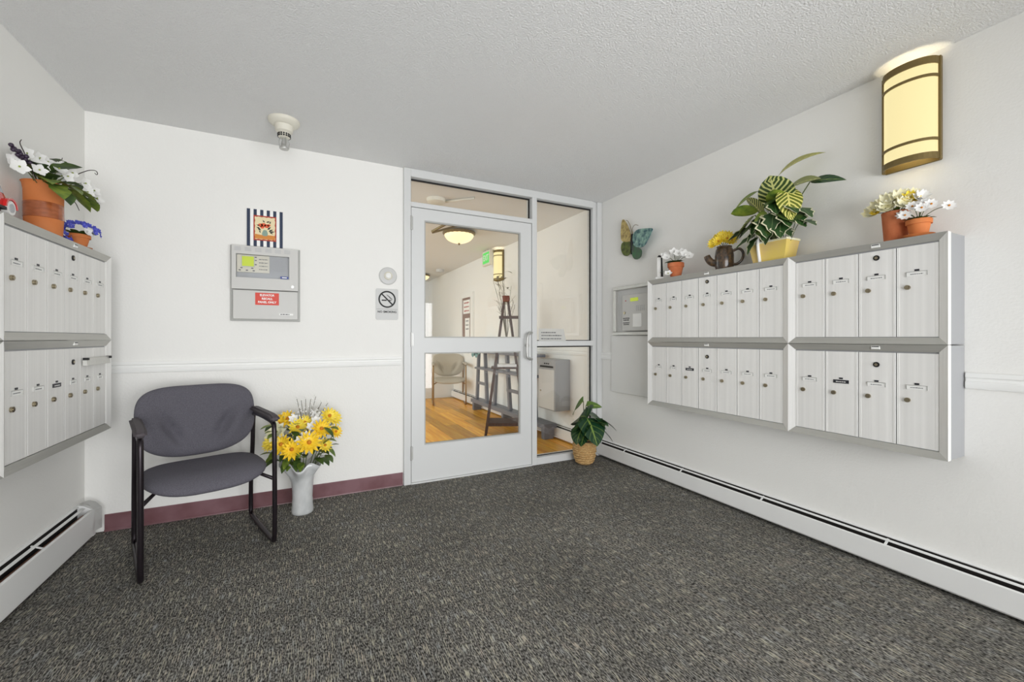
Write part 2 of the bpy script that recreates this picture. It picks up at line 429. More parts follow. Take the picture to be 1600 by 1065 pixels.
# ------------------------------------------------------------------ the setting
LX, RX, BY, FY, CH = -1.128, 2.589, 3.252, -1.6, 2.44
LY = 9.5                                     # end of the lobby
struct('floor', Bx(LX-0.1, RX+0.1, FY-0.1, BY+0.06, -0.08, 0), M['carpet'])
struct('ceiling', Bx(LX-0.1, RX+0.1, FY-0.1, BY+0.06, CH, CH+0.08), M['ceiling'])
struct('ceiling', Bx(-1.0, RX+0.1, BY+0.06, LY+0.1, CH, CH+0.08), M['white_wall'])
struct('wall_right', Bx(RX, RX+0.1, FY-0.1, LY+0.1, 0, CH), M['wall'])
struct('wall_left', Bx(LX-0.1, LX, FY-0.1, BY+0.1, 0, CH), M['wall'])
struct('wall_back', Bx(LX, 0.69, BY, BY+0.1, 0, CH), M['wall'])
fr = B()   # entrance wall behind the camera, round a glazed opening
box(fr, LX, -0.85, FY-0.1, FY, 0, CH); box(fr, 2.35, RX, FY-0.1, FY, 0, CH); box(fr, -0.85, 2.35, FY-0.1, FY, 2.3, CH)
struct('wall_front', fr, M['wall'])
win = struct_root('window_2', (0.75, FY, 0))
wf = B()
for x in (-1.6, -0.55, 0.5, 1.55): box(wf, x, x+0.05, -0.09, -0.01, 0, 2.3)
box(wf, -1.6, 1.6, -0.09, -0.01, 0, 0.06); box(wf, -1.6, 1.6, -0.09, -0.01, 2.24, 2.3)
obj('window_frame', wf, M['frame'], win)
for x in (-1.55, -0.5, 0.55): obj('pane', Bx(x, x+1.0, -0.053, -0.047, 0.06, 2.24), M['glass'], win)
# lobby shell
lw = B(); box(lw, -0.75, -0.65, BY+0.1, 3.9, 0, CH); box(lw, -0.75, -0.65, 8.1, LY, 0, CH); box(lw, -0.75, -0.65, 3.9, 8.1, 2.35, CH); box(lw, -0.75, -0.65, 3.9, 8.1, 0, 0.5)
struct('wall_lobby_left', lw, M['white_wall'])
struct('wall_lobby_end', Bx(-0.75, RX, LY, LY+0.1, 0, CH), M['white_wall'])
struct('wall_lobby_low', Bx(0.6, RX, 7.70, 7.82, 0, 1.06), M['white_wall'])
fl = struct('floor', Bx(-0.75, RX, BY+0.06, LY, -0.09, -0.012), M['plank'])
y0 = BY+0.085; pw = 0.155
for i in range(15):
    x0 = RX-0.001-(i+1)*pw; y = y0-random.uniform(0, 0.9); first = True
    while y < 7.69:
        y1 = min(y+random.uniform(0.9, 1.5), 7.695); ya = max(y, y0)
        if y1-ya > 0.05:
            bm = Bx(-pw/2+0.002, pw/2-0.002, 0.002, y1-ya-0.002, -0.012, -0.0003, 0.0012)
            o = obj('plank', bm, M['plank'], fl); o.location = (x0+pw/2, ya, 0)
        y = y1
# mouldings
def rail_profile(h=0.062): return [(0, 0), (-0.012, 0.002), (-0.016, 0.012), (-0.016, 0.03), (-0.010, 0.036), (-0.010, 0.046), (-0.016, 0.052), (-0.012, h), (0, h)]
def rail(name, loc, rz, length):
    o = struct_root(name, loc, rz); obj('moulding', prism(B(), rail_profile(0.07), 0, length, 'x'), M['trim'], o, 30); return o
rail('trim_1', (-1.128+0.001, BY, 0.92), 0, 1.80)
rail('trim_2', (RX, 0.742, 0.91), -PI/2, 2.30)
rail('trim_3', (RX, BY-0.03, 0.925), -PI/2, 0.145)
rail('trim_4', (RX, 7.69, 0.945), -PI/2, 7.69-BY-0.11)
bb = struct_root('baseboard_back', (0, BY, 0))
obj('moulding', prism(B(), [(0, 0), (-0.014, 0), (-0.013, 0.006), (-0.006, 0.014), (-0.005, 0.094), (-0.003, 0.098), (0, 0.098)], -1.04, 0.684, 'x'), M['burgundy'], bb)

# glazed entrance screen between vestibule and lobby
scr = struct_root('window_1', (0, BY, 0))
def member(x0, x1, z0, z1, y0=-0.028, y1=0.075): return obj('frame_member', Bx(x0, x1, y0, y1, z0, z1, 0.003), M['frame'], scr)
member(0.688, 0.742, 0, CH-0.001); member(1.812, 1.862, 0, 2.376)
member(2.487, 2.530, 0, CH-0.001, -0.012, 0.075); member(2.530, 2.586, 0, CH-0.001, -0.030, 0.075)
member(0.742, 2.487, 2.376, CH-0.001); member(0.742, 1.812, 2.146, 2.184)
member(1.862, 2.487, 1.058, 1.106); member(1.862, 2.487, 0, 0.064)
obj('frame_member', Bx(0.742, 1.812, -0.035, 0.075, 0, 0.012, 0.003), M['frame'], scr)
def lite(x0, x1, z0, z1, yg, par):
    g = obj('pane', Bx(x0, x1, yg, yg+0.006, z0, z1), M['glass'], par)
    gk = B(); t = 0.012
    for a in ((x0, x0+t, z0, z1), (x1-t, x1, z0, z1), (x0+t, x1-t, z1-t, z1), (x0+t, x1-t, z0, z0+t*0.5)):
        box(gk, a[0], a[1], yg-0.008, yg-0.0005, a[2], a[3])
    obj('gasket', gk, M['gasket'], g)
lite(0.742, 1.812, 2.184, 2.376, 0.030, scr)
lite(1.862, 2.487, 1.106, 2.376, 0.030, scr)
lite(1.862, 2.487, 0.064, 1.058, 0.030, scr)
dr = struct_root('door_1', (0, BY, 0))
lf = B(); X0, X1 = 0.746, 1.808
for a in ((X0, 0.848, 0.014, 2.142), (1.700, X1, 0.014, 2.142), (0.848, 1.700, 2.052, 2.142), (0.848, 1.700, 1.016, 1.132), (0.848, 1.700, 0.014, 0.292)):
    box(lf, a[0], a[1], -0.020, 0.025, a[2], a[3])
obj('door_leaf', lf, M['frame'], dr)
bead = B(); t = 0.010
for z0, z1 in ((1.132, 2.052), (0.292, 1.016)):
    for a in ((0.848, 0.848+t, z0, z1), (1.700-t, 1.700, z0, z1), (0.848+t, 1.700-t, z1-t, z1), (0.848+t, 1.700-t, z0, z0+t)):
        box(bead, a[0], a[1], -0.015, 0.008, a[2], a[3])
obj('glazing_bead', bead, M['panel_dark'], dr)
for z0, z1 in ((1.142, 2.042), (0.302, 1.006)):
    obj('pane', Bx(0.858, 1.690, 0.0, 0.006, z0, z1), M['glass'], dr)
for z in (2.02, 1.12, 0.24):
    h = B(); cyl(h, (0.744, -0.027, z-0.055), (0.744, -0.027, z+0.055), 0.008, 10); box(h, 0.748, 0.760, -0.0235, -0.0205, z-0.05, z+0.05)
    for k in (-0.02, 0.02): cyl(h, (0.744, -0.027, z+k-0.001), (0.744, -0.027, z+k+0.001), 0.0088, 10)
    obj('hinge', h, M['steel'], dr, 40)
ph = smooth_path([(1.79, -0.018, 1.178), (1.79, -0.075, 1.178), (1.735, -0.085, 1.165), (1.728, -0.085, 1.08), (1.728, -0.085, 0.985), (1.735, -0.085, 0.955), (1.79, -0.075, 0.945), (1.79, -0.018, 0.945)], 3)
hd = obj('pull_handle', tube(B(), ph, 0.011, 12), M['steel'], dr, 1)
kl = B(); cyl(kl, (1.762, -0.034, 1.065), (1.762, -0.018, 1.065), 0.018, 18); cyl(kl, (1.762, -0.037, 1.065), (1.762, -0.034, 1.065), 0.012, 14)
lk = obj('lock', kl, M['steel'], dr, 40); obj('key_slot', Bx(1.760, 1.764, -0.0385, -0.0368, 1.058, 1.072), M['dark'], lk)
cl = B(); box(cl, 1.06, 1.32, 0.026, 0.075, 2.065, 2.125, 0.004)
tube(cl, [(1.10, 0.06, 2.10), (1.00, 0.30, 2.055)], 0.011, 8); tube(cl, [(1.00, 0.30, 2.045), (1.30, 0.10, 2.13)], 0.009, 8)
obj('closer_arm', cl, M['bronze'], dr)

# ------------------------------------------------------------------ baseboard heaters
def heater(label, loc, rz, length, zt, zf, depth, cap_left=False, cap_right=False, gap=0.02):
    t = thing('baseboard_heater', label, 'heater', loc, rz)
    bk = B(); box(bk, 0, length, -0.006, 0, gap, zt); prism(bk, [(-0.006, zt), (-0.006, zt-0.004), (-0.013, zt-0.010), (-0.015, zt-0.007)], 0, length, 'x')
    obj('back_plate', bk, M['heater'], t)
    fp = prism(B(), [(-depth, gap), (-depth-0.006, gap+0.008), (-depth-0.006, zf-0.004), (-depth+0.004, zf), (-depth+0.010, zf-0.004), (-depth, zf-0.008), (-depth+0.002, gap+0.004)], 0, length, 'x')
    obj('front_panel', fp, M['heater'], t)
    obj('slot_shade_strip', Bx(0.004, length-0.004, -0.0085, -0.0062, gap+0.005, zt-0.013), M['recess_shade'], t)  # dark strip added so the slot looks shaded
    ym = -depth*0.52; zm = zf+(zt-zf)*0.40
    dm = prism(B(), [(ym-0.006, zm-0.002), (ym+0.006, zm+0.002), (ym+0.006, zm+0.005), (ym-0.006, zm+0.001)], 0.01, length-0.01, 'x')
    obj('damper', dm, M['heater'], t)
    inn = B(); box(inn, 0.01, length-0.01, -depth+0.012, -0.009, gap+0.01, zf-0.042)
    obj('fin_core', inn, M['recess_shade'], t)
    obj('pipe', cyl(B(), (0.012, -depth*0.5, zf-0.018), (length-0.012, -depth*0.5, zf-0.030), 0.009, 8), M['copper'], t, 1)
    k = 0.35
    while k < length-0.1:
        br = B(); box(br, k, k+0.012, -depth+0.004, -depth+0.007, zf-0.03, zf-0.002); prism(br, [(-0.02, zt-0.014), (-depth+0.004, zf-0.006), (-depth+0.004, zf-0.010), (-0.02, zt-0.018)], k, k+0.010, 'x')
        obj('bracket', br, M['heater'], t); k += 0.62
    return t
hr = heater('long white baseboard heater below the large mailbox bank', (RX, BY-0.03, 0), -PI/2, 4.6, 0.160, 0.128, 0.062)
hl = heater('short white baseboard heater behind the chair with crumpled end cap', (LX, -1.4, 0), PI/2, 4.545, 0.200, 0.170, 0.070)
cap = B()   # bent end cap: a strip wrapped over the end
pr = [(-0.004, 0.204), (-0.030, 0.214), (-0.060, 0.204), (-0.084, 0.172), (-0.090, 0.110), (-0.086, 0.060)]
rows = []
for i, (a, z) in enumerate(pr):
    rows.append([(4.525-0.004*i, a-0.004, z+0.004), (4.590-0.003*i, a-0.010-0.004*(i % 2), z-0.004*i*0.4)])
for off in (0, 0.004):
    pass
V = []
for r_ in rows: V.append([cap.verts.new(r_[0]), cap.verts.new(r_[1])])
for i in range(len(V)-1): cap.faces.new((V[i][0], V[i][1], V[i+1][1], V[i+1][0]))
bmesh.ops.solidify(cap, geom=cap.faces[:], thickness=0.003)
obj('end_cap', cap, M['heater'], hl, label='crumpled white end cap')
e2 = prism(B(), [(-0.002, 0.02), (-0.074, 0.02), (-0.074, 0.166), (-0.03, 0.196), (-0.002, 0.2)], 4.545, 4.572, 'x'); obj('end_plate', e2, M['heater'], hl)
heater('white baseboard heater in the lobby behind the grey console', (RX, 7.68, 0), -PI/2, 4.2, 0.165, 0.130, 0.045)

# ------------------------------------------------------------------ mailboxes
FD = 0.176
def mailbox(label, loc, rz, W, Hh, n, key, darks=(), blanks=(), names=None, z_lock=0.255, seed=0):
    t = thing('mailbox_unit', label, 'mailboxes', loc, rz, None)
    fw = 0.031
    obj('body', Bx(0.002, W-0.002, -FD+0.018, -0.001, 0.002, Hh-0.002), M['mail_body'], t)
    o, i_, bk = -FD, -FD+0.012, -FD+0.03
    def mem(po, pi):   # po: two outer corners, pi: two inner corners (x,z)
        bm = B()
        A = [bm.verts.new((p[0], o, p[1])) for p in po]; Cc = [bm.verts.new((p[0], i_, p[1])) for p in pi]
        A2 = [bm.verts.new((p[0], bk, p[1])) for p in po]; C2 = [bm.verts.new((p[0], bk, p[1])) for p in pi]
        bm.faces.new((A[0], A[1], Cc[1], Cc[0])); bm.faces.new((A[1], A[0], A2[0], A2[1])); bm.faces.new((Cc[0], Cc[1], C2[1], C2[0]))
        bm.faces.new((A2[0], C2[0], C2[1], A2[1])); bm.faces.new((A[0], Cc[0], C2[0], A2[0])); bm.faces.new((A[1], A2[1], C2[1], Cc[1]))
        bmesh.ops.recalc_face_normals(bm, faces=bm.faces[:]); return bm
    c = [(0, 0), (W, 0), (W, Hh), (0, Hh)]; d = [(fw, fw), (W-fw, fw), (W-fw, Hh-fw), (fw, Hh-fw)]
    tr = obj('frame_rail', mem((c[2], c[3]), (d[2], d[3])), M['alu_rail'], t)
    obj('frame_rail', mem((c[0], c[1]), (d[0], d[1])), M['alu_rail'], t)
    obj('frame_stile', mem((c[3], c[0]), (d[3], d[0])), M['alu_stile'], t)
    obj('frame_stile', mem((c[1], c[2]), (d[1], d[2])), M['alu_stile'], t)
    mp = B(); xm = fw+(W-2*fw)*(key+0.5)/n; box(mp, xm-0.016, xm+0.016, -FD-0.0005+0.003, -FD+0.009, Hh-0.022, Hh-0.006)
    pl_ = obj('maker_plate', mp, M['white_label'], tr); obj('plate_mark', Bx(xm-0.014, xm+0.014, -FD+0.0018, -FD+0.004, Hh-0.012, Hh-0.008), M['black_text'], pl_)
    dw = (W-2*fw)/n
    obj('recess_edge', Bx(fw-0.004, W-fw+0.004, -FD+0.020, -FD+0.024, Hh-fw-0.010, Hh-fw+0.002), M['inner_grey'], t)
    z0, z1 = fw+0.003, Hh-fw-0.007
    for k in range(n):
        xa, xb = fw+k*dw+0.0014, fw+(k+1)*dw-0.0014; f0 = -FD+0.013
        prof = [(xa, f0+0.012), (xa, f0+0.002), (xa+0.0012, f0+0.001), (xa+0.010, f0+0.001), (xa+0.012, f0+0.0016), (xa+0.035, f0+0.0012), (xb-0.035, f0+0.0012), (xb-0.013, f0+0.0016), (xb-0.010, f0+0.001), (xb-0.0012, f0+0.001), (xb, f0+0.002), (xb, f0+0.012)]
        dobj = obj('door', prism(B(), prof, z0, z1, 'z'), M['mail_door'], t)
        if k: obj('gap_shade', Bx(xa-0.0026, xa-0.0003, f0+0.0022, f0+0.008, z0, z1), M['recess_shade'], t)  # dark strip between doors, painting the shade in the gap
        yf = f0+0.0014
        lx = xa+0.041*dw/0.15; l = B(); cyl(l, (lx, yf-0.008, z_lock), (lx, yf+0.001, z_lock), 0.0105, 14); cyl(l, (lx, yf-0.010, z_lock), (lx, yf-0.008, z_lock), 0.007, 12)
        lo = obj('lock', l, M['brass'], dobj, 40)
        cxn = (xa+xb)/2; zl = z_lock+0.058
        lw_ = 0.068 if k not in blanks else 0.05
        dk = k in darks
        lb = B(); box(lb, cxn-lw_/2, cxn+lw_/2, yf-0.0022, yf, zl-0.0085, zl+0.0085)
        lo2 = obj('name_label', lb, M['black_label' if dk else 'white_label'], dobj)
        mk = B(); scribble(mk, cxn-lw_*0.32, cxn+lw_*0.32, zl-0.001, 0.0042, yf-0.0028, seed*31+k)
        obj('name_print', mk, M['white_label' if dk else 'grey_text'], lo2)
        if not dk:
            ho = B()
            for a in ((cxn-lw_/2-0.001, cxn+lw_/2+0.001, zl+0.0085, zl+0.0105), (cxn+lw_/2, cxn+lw_/2+0.0018, zl-0.0095, zl+0.0095), (cxn-lw_/2-0.0018, cxn-lw_/2, zl-0.0095, zl+0.0095)): box(ho, a[0], a[1], yf-0.004, yf, a[2], a[3])
            obj('label_holder', ho, M['steel'], lo2)
        nt = Bx(cxn-0.008, cxn+0.008, yf-0.0022, yf, zl+0.012, zl+0.020)
        obj('number_tag', nt, M['black_label'], dobj)
        if k == key:
            kh = B(); cyl(kh, (cxn, yf-0.004, z_lock+0.152), (cxn, yf+0.001, z_lock+0.152), 0.0125, 14)
            ko = obj('master_lock', kh, M['dark'], dobj, 40); obj('lock_core', cyl(B(), (cxn, yf-0.006, z_lock+0.152), (cxn, yf-0.004, z_lock+0.152), 0.0065, 10), M['brass'], ko, 40)
    return t, dw
ZT, ZM, ZB = 1.580, 1.101, 0.613
mailbox('upper bank of seven narrow mailboxes on the right wall beside the intercom', (RX, 2.450, ZM+0.001), -PI/2, 1.058, ZT-ZM-0.002, 7, 3, (), (0, 1, 3), seed=1)
mailbox('lower bank of seven narrow mailboxes on the right wall, one with a black name strip', (RX, 2.450, ZB), -PI/2, 1.058, ZM-ZB-0.001, 7, 3, (2,), (0, 1), z_lock=0.240, seed=2)
mailbox('upper bank of four mailboxes below the wall lamp', (RX, 1.391, ZM+0.001), -PI/2, 0.645, ZT-ZM-0.002, 4, 2, (), (), seed=3)
mailbox('lower bank of four mailboxes on the right wall, one with a black name strip', (RX, 1.391, ZB), -PI/2, 0.645, ZM-ZB-0.001, 4, 2, (1,), (), z_lock=0.240, seed=4)
LT, LM, LB_ = 1.578, 1.120, 0.634
mailbox('upper bank of six mailboxes on the left wall under the big terracotta pot', (LX, 2.133, LM+0.001), PI/2, 0.927, LT-LM-0.002, 6, 3, (), (), z_lock=0.232, seed=5)
t_, dwl = mailbox('lower bank of six mailboxes on the left wall with a metal flap across two doors', (LX, 2.133, LB_), PI/2, 0.927, LM-LB_-0.001, 6, 3, (2,), (3, 4, 5), z_lock=0.232, seed=6)
mailbox('upper bank of four mailboxes on the left wall under the red toy car', (LX, 1.487, LM+0.001), PI/2, 0.645, LT-LM-0.002, 4, 2, (), (), z_lock=0.232, seed=7)
mailbox('lower bank of four mailboxes on the left wall, nearest the entrance', (LX, 1.487, LB_), PI/2, 0.645, LM-LB_-0.001, 4, 2, (), (), z_lock=0.232, seed=8)
fp = B(); x0 = 0.031+dwl*4+0.012; x1 = 0.031+dwl*6-0.006
prism(fp, [(-FD-0.004, 0.398), (-FD+0.010, 0.398), (-FD+0.010, 0.362), (-FD-0.008, 0.362)], x0, x1, 'x')
fo = obj('mail_flap', fp, M['alu_frame'], t_, label='grey metal flap with clips')
ck = B()
for x in (x0-0.004, x1-0.008): box(ck, x, x+0.014, -FD-0.012, -FD+0.008, 0.388, 0.400)
obj('clip', ck, M['dark'], fo)

# ------------------------------------------------------------------ wall lamp above the mailboxes
def sconce(label, loc, rz, W, Hh, D, power, col):
    t = thing('wall_lamp', label, 'lamp', loc, rz)
    obj('back_plate', Bx(-W/2, W/2, -0.012, -0.001, 0, Hh, 0.002), M['bronze'], t)
    n = 18
    def arc(k, inset=0):
        a = PI*k/n; return (-(W/2-0.004-inset)*math.cos(a), -0.012-(D-inset)*math.sin(a)**0.85 if 0 < k < n else -0.012)
    sh = B(); lo_ = [sh.verts.new((*arc(k), 0.012)) for k in range(n+1)]; hi = [sh.verts.new((*arc(k), Hh-0.012)) for k in range(n+1)]
    for k in range(n): sh.faces.new((lo_[k], lo_[k+1], hi[k+1], hi[k]))
    bmesh.ops.recalc_face_normals(sh, faces=sh.faces[:])
    obj('shade', sh, M['sconce_glass'], t, 1)
    def band(z0, z1, th):
        b = B(); R1 = [arc(k, -th) for k in range(n+1)]; R0 = [arc(k, 0.001) for k in range(n+1)]
        q = [[b.verts.new((*R1[k], z)) for z in (z0, z1)]+[b.verts.new((*R0[k], z)) for z in (z1, z0)] for k in range(n+1)]
        for k in range(n):
            for j in range(4): b.faces.new((q[k][j], q[k][(j+1) % 4], q[k+1][(j+1) % 4], q[k+1][j]))
        b.faces.new(q[0]); b.faces.new(q[-1][::-1]); bmesh.ops.recalc_face_normals(b, faces=b.faces[:]); return b
    obj('band', band(0.004, 0.032, 0.005), M['bronze'], t); obj('band', band(Hh-0.034, Hh-0.002, 0.005), M['bronze'], t)
    obj('band', band(Hh*0.185, Hh*0.185+0.012, 0.005), M['bronze'], t); obj('band', band(Hh*0.80, Hh*0.80+0.012, 0.005), M['bronze'], t)
    for sx in (-1, 1): obj('side_frame', Bx(sx*W/2-0.005, sx*W/2+0.005, -0.032, -0.012, 0, Hh, 0.002), M['bronze'], t)
    obj('bulb', cyl(B(), (0, -0.042, 0.05), (0, -0.042, Hh-0.06), 0.012, 10), M['bulb'], t, 40)
    L = point('wall_lamp_glow', (0, -0.042, Hh*0.80), power, col, 0.02); L.parent = t
    L = point('wall_lamp_glow_low', (0, -0.042, 0.07), power*0.5, col, 0.02); L.parent = t
    return t
sconce('bronze framed wall lamp with a curved glowing shade on the right wall', (RX, 0.921, 1.937), -PI/2, 0.205, 0.465, 0.085, 2.2, (1.0, 0.87, 0.60))
sconce('narrow wall lamp in the lobby beside the green exit sign', (RX, 5.53, 1.965), -PI/2, 0.20, 0.44, 0.10, 1.5, (1.0, 0.88, 0.66))

# ------------------------------------------------------------------ back wall fittings
def smoke(label, loc, rz=0):
    t = thing('smoke_detector', label, 'smoke detector', loc, rz)
    obj('base_plate', lathe(B(), [(0.086, 0), (0.086, -0.010), (0.080, -0.020), (0.062, -0.032), (0.058, -0.034), (0, -0.034)][::-1], 28), M['plastic_white'], t, 35)
    hs = obj('housing', lathe(B(), [(0, -0.078), (0.032, -0.078), (0.046, -0.068), (0.052, -0.034)], 28), M['plastic_white'], t, 35)
    for ly in range(2):
        for k in range(16):
            a = 2*PI*k/16; r = 0.034; c = Vector((math.cos(a)*r, math.sin(a)*r, -0.086-0.011*ly))
            b = Bx(-0.002, 0.002, -0.0045, 0.0045, -0.004, 0.004); bmesh.ops.rotate(b, cent=(0, 0, 0), matrix=Matrix.Rotation(a, 3, 'Z'), verts=b.verts[:]); bmesh.ops.translate(b, vec=c, verts=b.verts[:])
            obj('vent_slot', b, M['dark'], hs)
    obj('sensor_ring', lathe(B(), [(0, -0.106), (0.026, -0.105), (0.033, -0.100), (0.034, -0.078), (0.0, -0.078)], 24), M['plastic_white'], t, 35)
    cg = B(); cyl(cg, (0, 0, -0.145), (0, 0, -0.104), 0.015, 12, 0.010)
    for k in range(4):
        a = PI/2*k+0.5; tube(cg, smooth_path([(0.018*math.cos(a), 0.018*math.sin(a), -0.106), (0.032*math.cos(a), 0.032*math.sin(a), -0.130), (0.026*math.cos(a), 0.026*math.sin(a), -0.165)], 2), 0.0028, 6)
    lathe(cg, [(0, -0.172), (0.024, -0.172), (0.027, -0.166), (0.024, -0.160), (0, -0.160)], 16)
    obj('guard', cg, M['steel'], t, 35)
    return t
smoke('off white smoke detector with a small cage on the textured ceiling', (-0.104, 2.865, CH))
t = thing('smoke_detector', 'flat round detector on the lobby ceiling, seen through the transom glass', 'smoke detector', (1.12, 3.84, CH))
obj('base_plate', lathe(B(), [(0, -0.045), (0.06, -0.045), (0.085, -0.03), (0.09, 0)], 24), M['plastic_white'], t, 35)
obj('conduit', cyl(B(), (0.08, 0, -0.012), (0.30, -0.22, -0.012), 0.012, 8), M['plastic_white'], t, 1)

t = thing('alarm_panel', 'grey alarm control panel with a green display on the back wall', 'alarm panel', (0, BY, 1.243))
x0, x1 = -0.424, -0.021
obj('back_box', Bx(x0, x1, -0.018, -0.001, 0, 0.494, 0.002), M['panel_dark'], t)
up = B(); U0, U1 = 0.206, 0.487; wx0, wx1, wz0, wz1 = -0.388, -0.086, 0.281, 0.433; a0, a1 = x0+0.012, x1-0.012
for a in ((a0, wx0, U0, U1), (wx1, a1, U0, U1), (wx0, wx1, U0, wz0), (wx0, wx1, wz1, U1)): box(up, a[0], a[1], -0.060, -0.018, a[2], a[3])
ud = obj('upper_door', up, M['panel_grey'], t)
for k in (-0.379, -0.322, -0.265, -0.207, -0.152, -0.098):
    sl = B()
    for q in range(3): box(sl, k-0.018, k+0.018, -0.0612, -0.059, 0.454+q*0.009, 0.457+q*0.009)
    obj('vent', sl, M['inner_grey'], ud)
obj('inner_panel', Bx(wx0, wx1, -0.030, -0.0185, wz0, wz1), M['inner_grey'], t)
cp = obj('control_plate', Bx(-0.385, -0.203, -0.040, -0.030, 0.318, 0.430), M['plastic_white'], t)
obj('bezel', Bx(-0.362, -0.286, -0.043, -0.040, 0.352, 0.426), M['plastic_grey'], cp)
obj('display', Bx(-0.357, -0.291, -0.0445, -0.043, 0.357, 0.421), M['lcd'], cp)
bt = B()
for x, z in ((-0.370, 0.330), (-0.330, 0.330), (-0.292, 0.329), (-0.281, 0.418), (-0.281, 0.398), (-0.281, 0.370), (-0.36, 0.345), (-0.30, 0.345)): box(bt, x-0.006, x+0.006, -0.0425, -0.040, z-0.0035, z+0.0035)
obj('button', bt, M['grey_text'], cp)
kp = B()
for r_ in range(4): scribble(kp, -0.262, -0.212, 0.340+0.022*r_, 0.006, -0.0408, r_+3)
obj('key_print', kp, M['grey_text'], cp)
obj('window', Bx(wx0, wx1, -0.056, -0.054, wz0, wz1), M['clear_plastic'], ud)
obj('blue_badge', Bx(-0.138, -0.090, -0.058, -0.056, 0.284, 0.300), M['blue_label'], ud, label='small blue badge')
obj('badge_print', Bx(-0.128, -0.100, -0.0588, -0.058, 0.289, 0.295), M['white_label'], ud)
lk = B(); cyl(lk, (-0.066, -0.068, 0.232), (-0.066, -0.060, 0.232), 0.010, 14); obj('lock', lk, M['steel'], ud, 40)
obj('lower_cover', Bx(x0+0.018, x1-0.014, -0.048, -0.018, 0.012, 0.200, 0.002), M['panel_grey'], t)
sg = obj('recall_sign', Bx(-0.283, -0.147, -0.0500, -0.0482, 0.106, 0.186), M['red'], t, label='red sign with white capital letters')
for s_, z, wd in (('ELEVATOR', 0.170, 0.084), ('RECALL', 0.147, 0.062), ('PANEL ONLY', 0.124, 0.106)):
    text('lettering', s_, 0.019, M['white_label'], sg, (-0.215, -0.0506, z), wd, 0.0007)
lg = obj('maker_label', Bx(-0.145, -0.062, -0.0492, -0.0482, 0.040, 0.052), M['white_label'], t)
obj('label_print', scribble(B(), -0.138, -0.085, 0.046, 0.007, -0.0498, 9), M['black_text'], lg)

# striped card with a painted vase of poppies, standing on the panel
t = thing('art_print', 'striped navy and white card with a flower picture standing on the alarm panel', 'picture', (-0.2295, BY, 1.7395))
obj('card', Bx(-0.1035, 0.1035, -0.016, -0.004, 0, 0.2455), M['white_label'], t)
for k in range(6):
    x = -0.1035+k*0.0377; obj('stripe', Bx(x, x+0.0185, -0.0166, -0.016, 0, 0.2455), M['navy'], t)
M['art_red'] = mat('art_red', rgb(176, 62, 40), 0.6); M['art_cream'] = mat('art_cream', rgb(238, 222, 180), 0.6); M['art_orange'] = mat('art_orange', rgb(216, 138, 58), 0.6)
M['art_leaf'] = mat('art_leaf', rgb(44, 50, 44), 0.6); M['art_poppy'] = mat('art_poppy', rgb(226, 92, 52), 0.6); M['art_vase'] = mat('art_vase', rgb(140, 164, 150), 0.6)
obj('picture_border', Bx(-0.066, 0.066, -0.0175, -0.0166, 0.040, 0.206), M['art_red'], t)
pts = []
for i in range(48):
    a = i/48*4; sd = int(a); f = a-sd; wob = 0.002*math.sin(i*2.1)
    xx, zz = 0.058+wob, 0.074+wob
    q = [(-xx+2*xx*f, -zz), (xx, -zz+2*zz*f), (xx-2*xx*f, zz), (-xx, zz-2*zz*f)][sd]; pts.append((q[0], q[1]+0.123))
obj('picture_ground', prism(B(), pts, -0.0181, -0.0175), M['art_cream'], t)
obj('painted_table', prism(B(), [(-0.058, 0.052), (0.058, 0.050), (0.058, 0.078), (0.02, 0.080), (-0.02, 0.077), (-0.058, 0.082)], -0.0186, -0.0181), M['art_orange'], t)
obj('painted_vase', prism(B(), [(-0.012, 0.072), (0.010, 0.072), (0.017, 0.085), (0.013, 0.102), (0.008, 0.112), (-0.008, 0.112), (-0.014, 0.100), (-0.018, 0.085)], -0.0191, -0.0186), M['art_vase'], t)
pp = B()
for x, z, r in ((-0.026, 0.142, 0.014), (-0.008, 0.146, 0.015), (0.010, 0.139, 0.015), (-0.016, 0.130, 0.012), (0.022, 0.146, 0.010)):
    prism(pp, [(x+r*(1+0.2*math.sin(5*a_))*math.cos(a_), z+r*0.8*math.sin(a_)) for a_ in [2*PI*k/12 for k in range(12)]], -0.0191, -0.0186)
obj('painted_poppies', pp, M['art_poppy'], t)
lv = B()
for x, z, an, L in ((-0.034, 0.116, 2.4, 0.03), (-0.040, 0.124, 2.9, 0.022), (-0.03, 0.10, 2.0, 0.02), (0.034, 0.112, 0.6, 0.03), (0.044, 0.104, 0.2, 0.025), (0.036, 0.096, -0.7, 0.026), (0.024, 0.126, 0.9, 0.03), (0.018, 0.168, 0.4, 0.024), (-0.008, 0.170, 2.2, 0.02), (0.03, 0.165, 1.2, 0.02), (-0.04, 0.14, 2.7, 0.02)):
    ca, sa = math.cos(an), math.sin(an)
    prism(lv, [(x+ca*u*L-sa*v*L, z+sa*u*L+ca*v*L) for u, v in ((-0.5, 0), (-0.1, 0.2), (0.5, 0), (-0.1, -0.2))], -0.0197, -0.0191)
obj('painted_leaves', lv, M['art_leaf'], t)

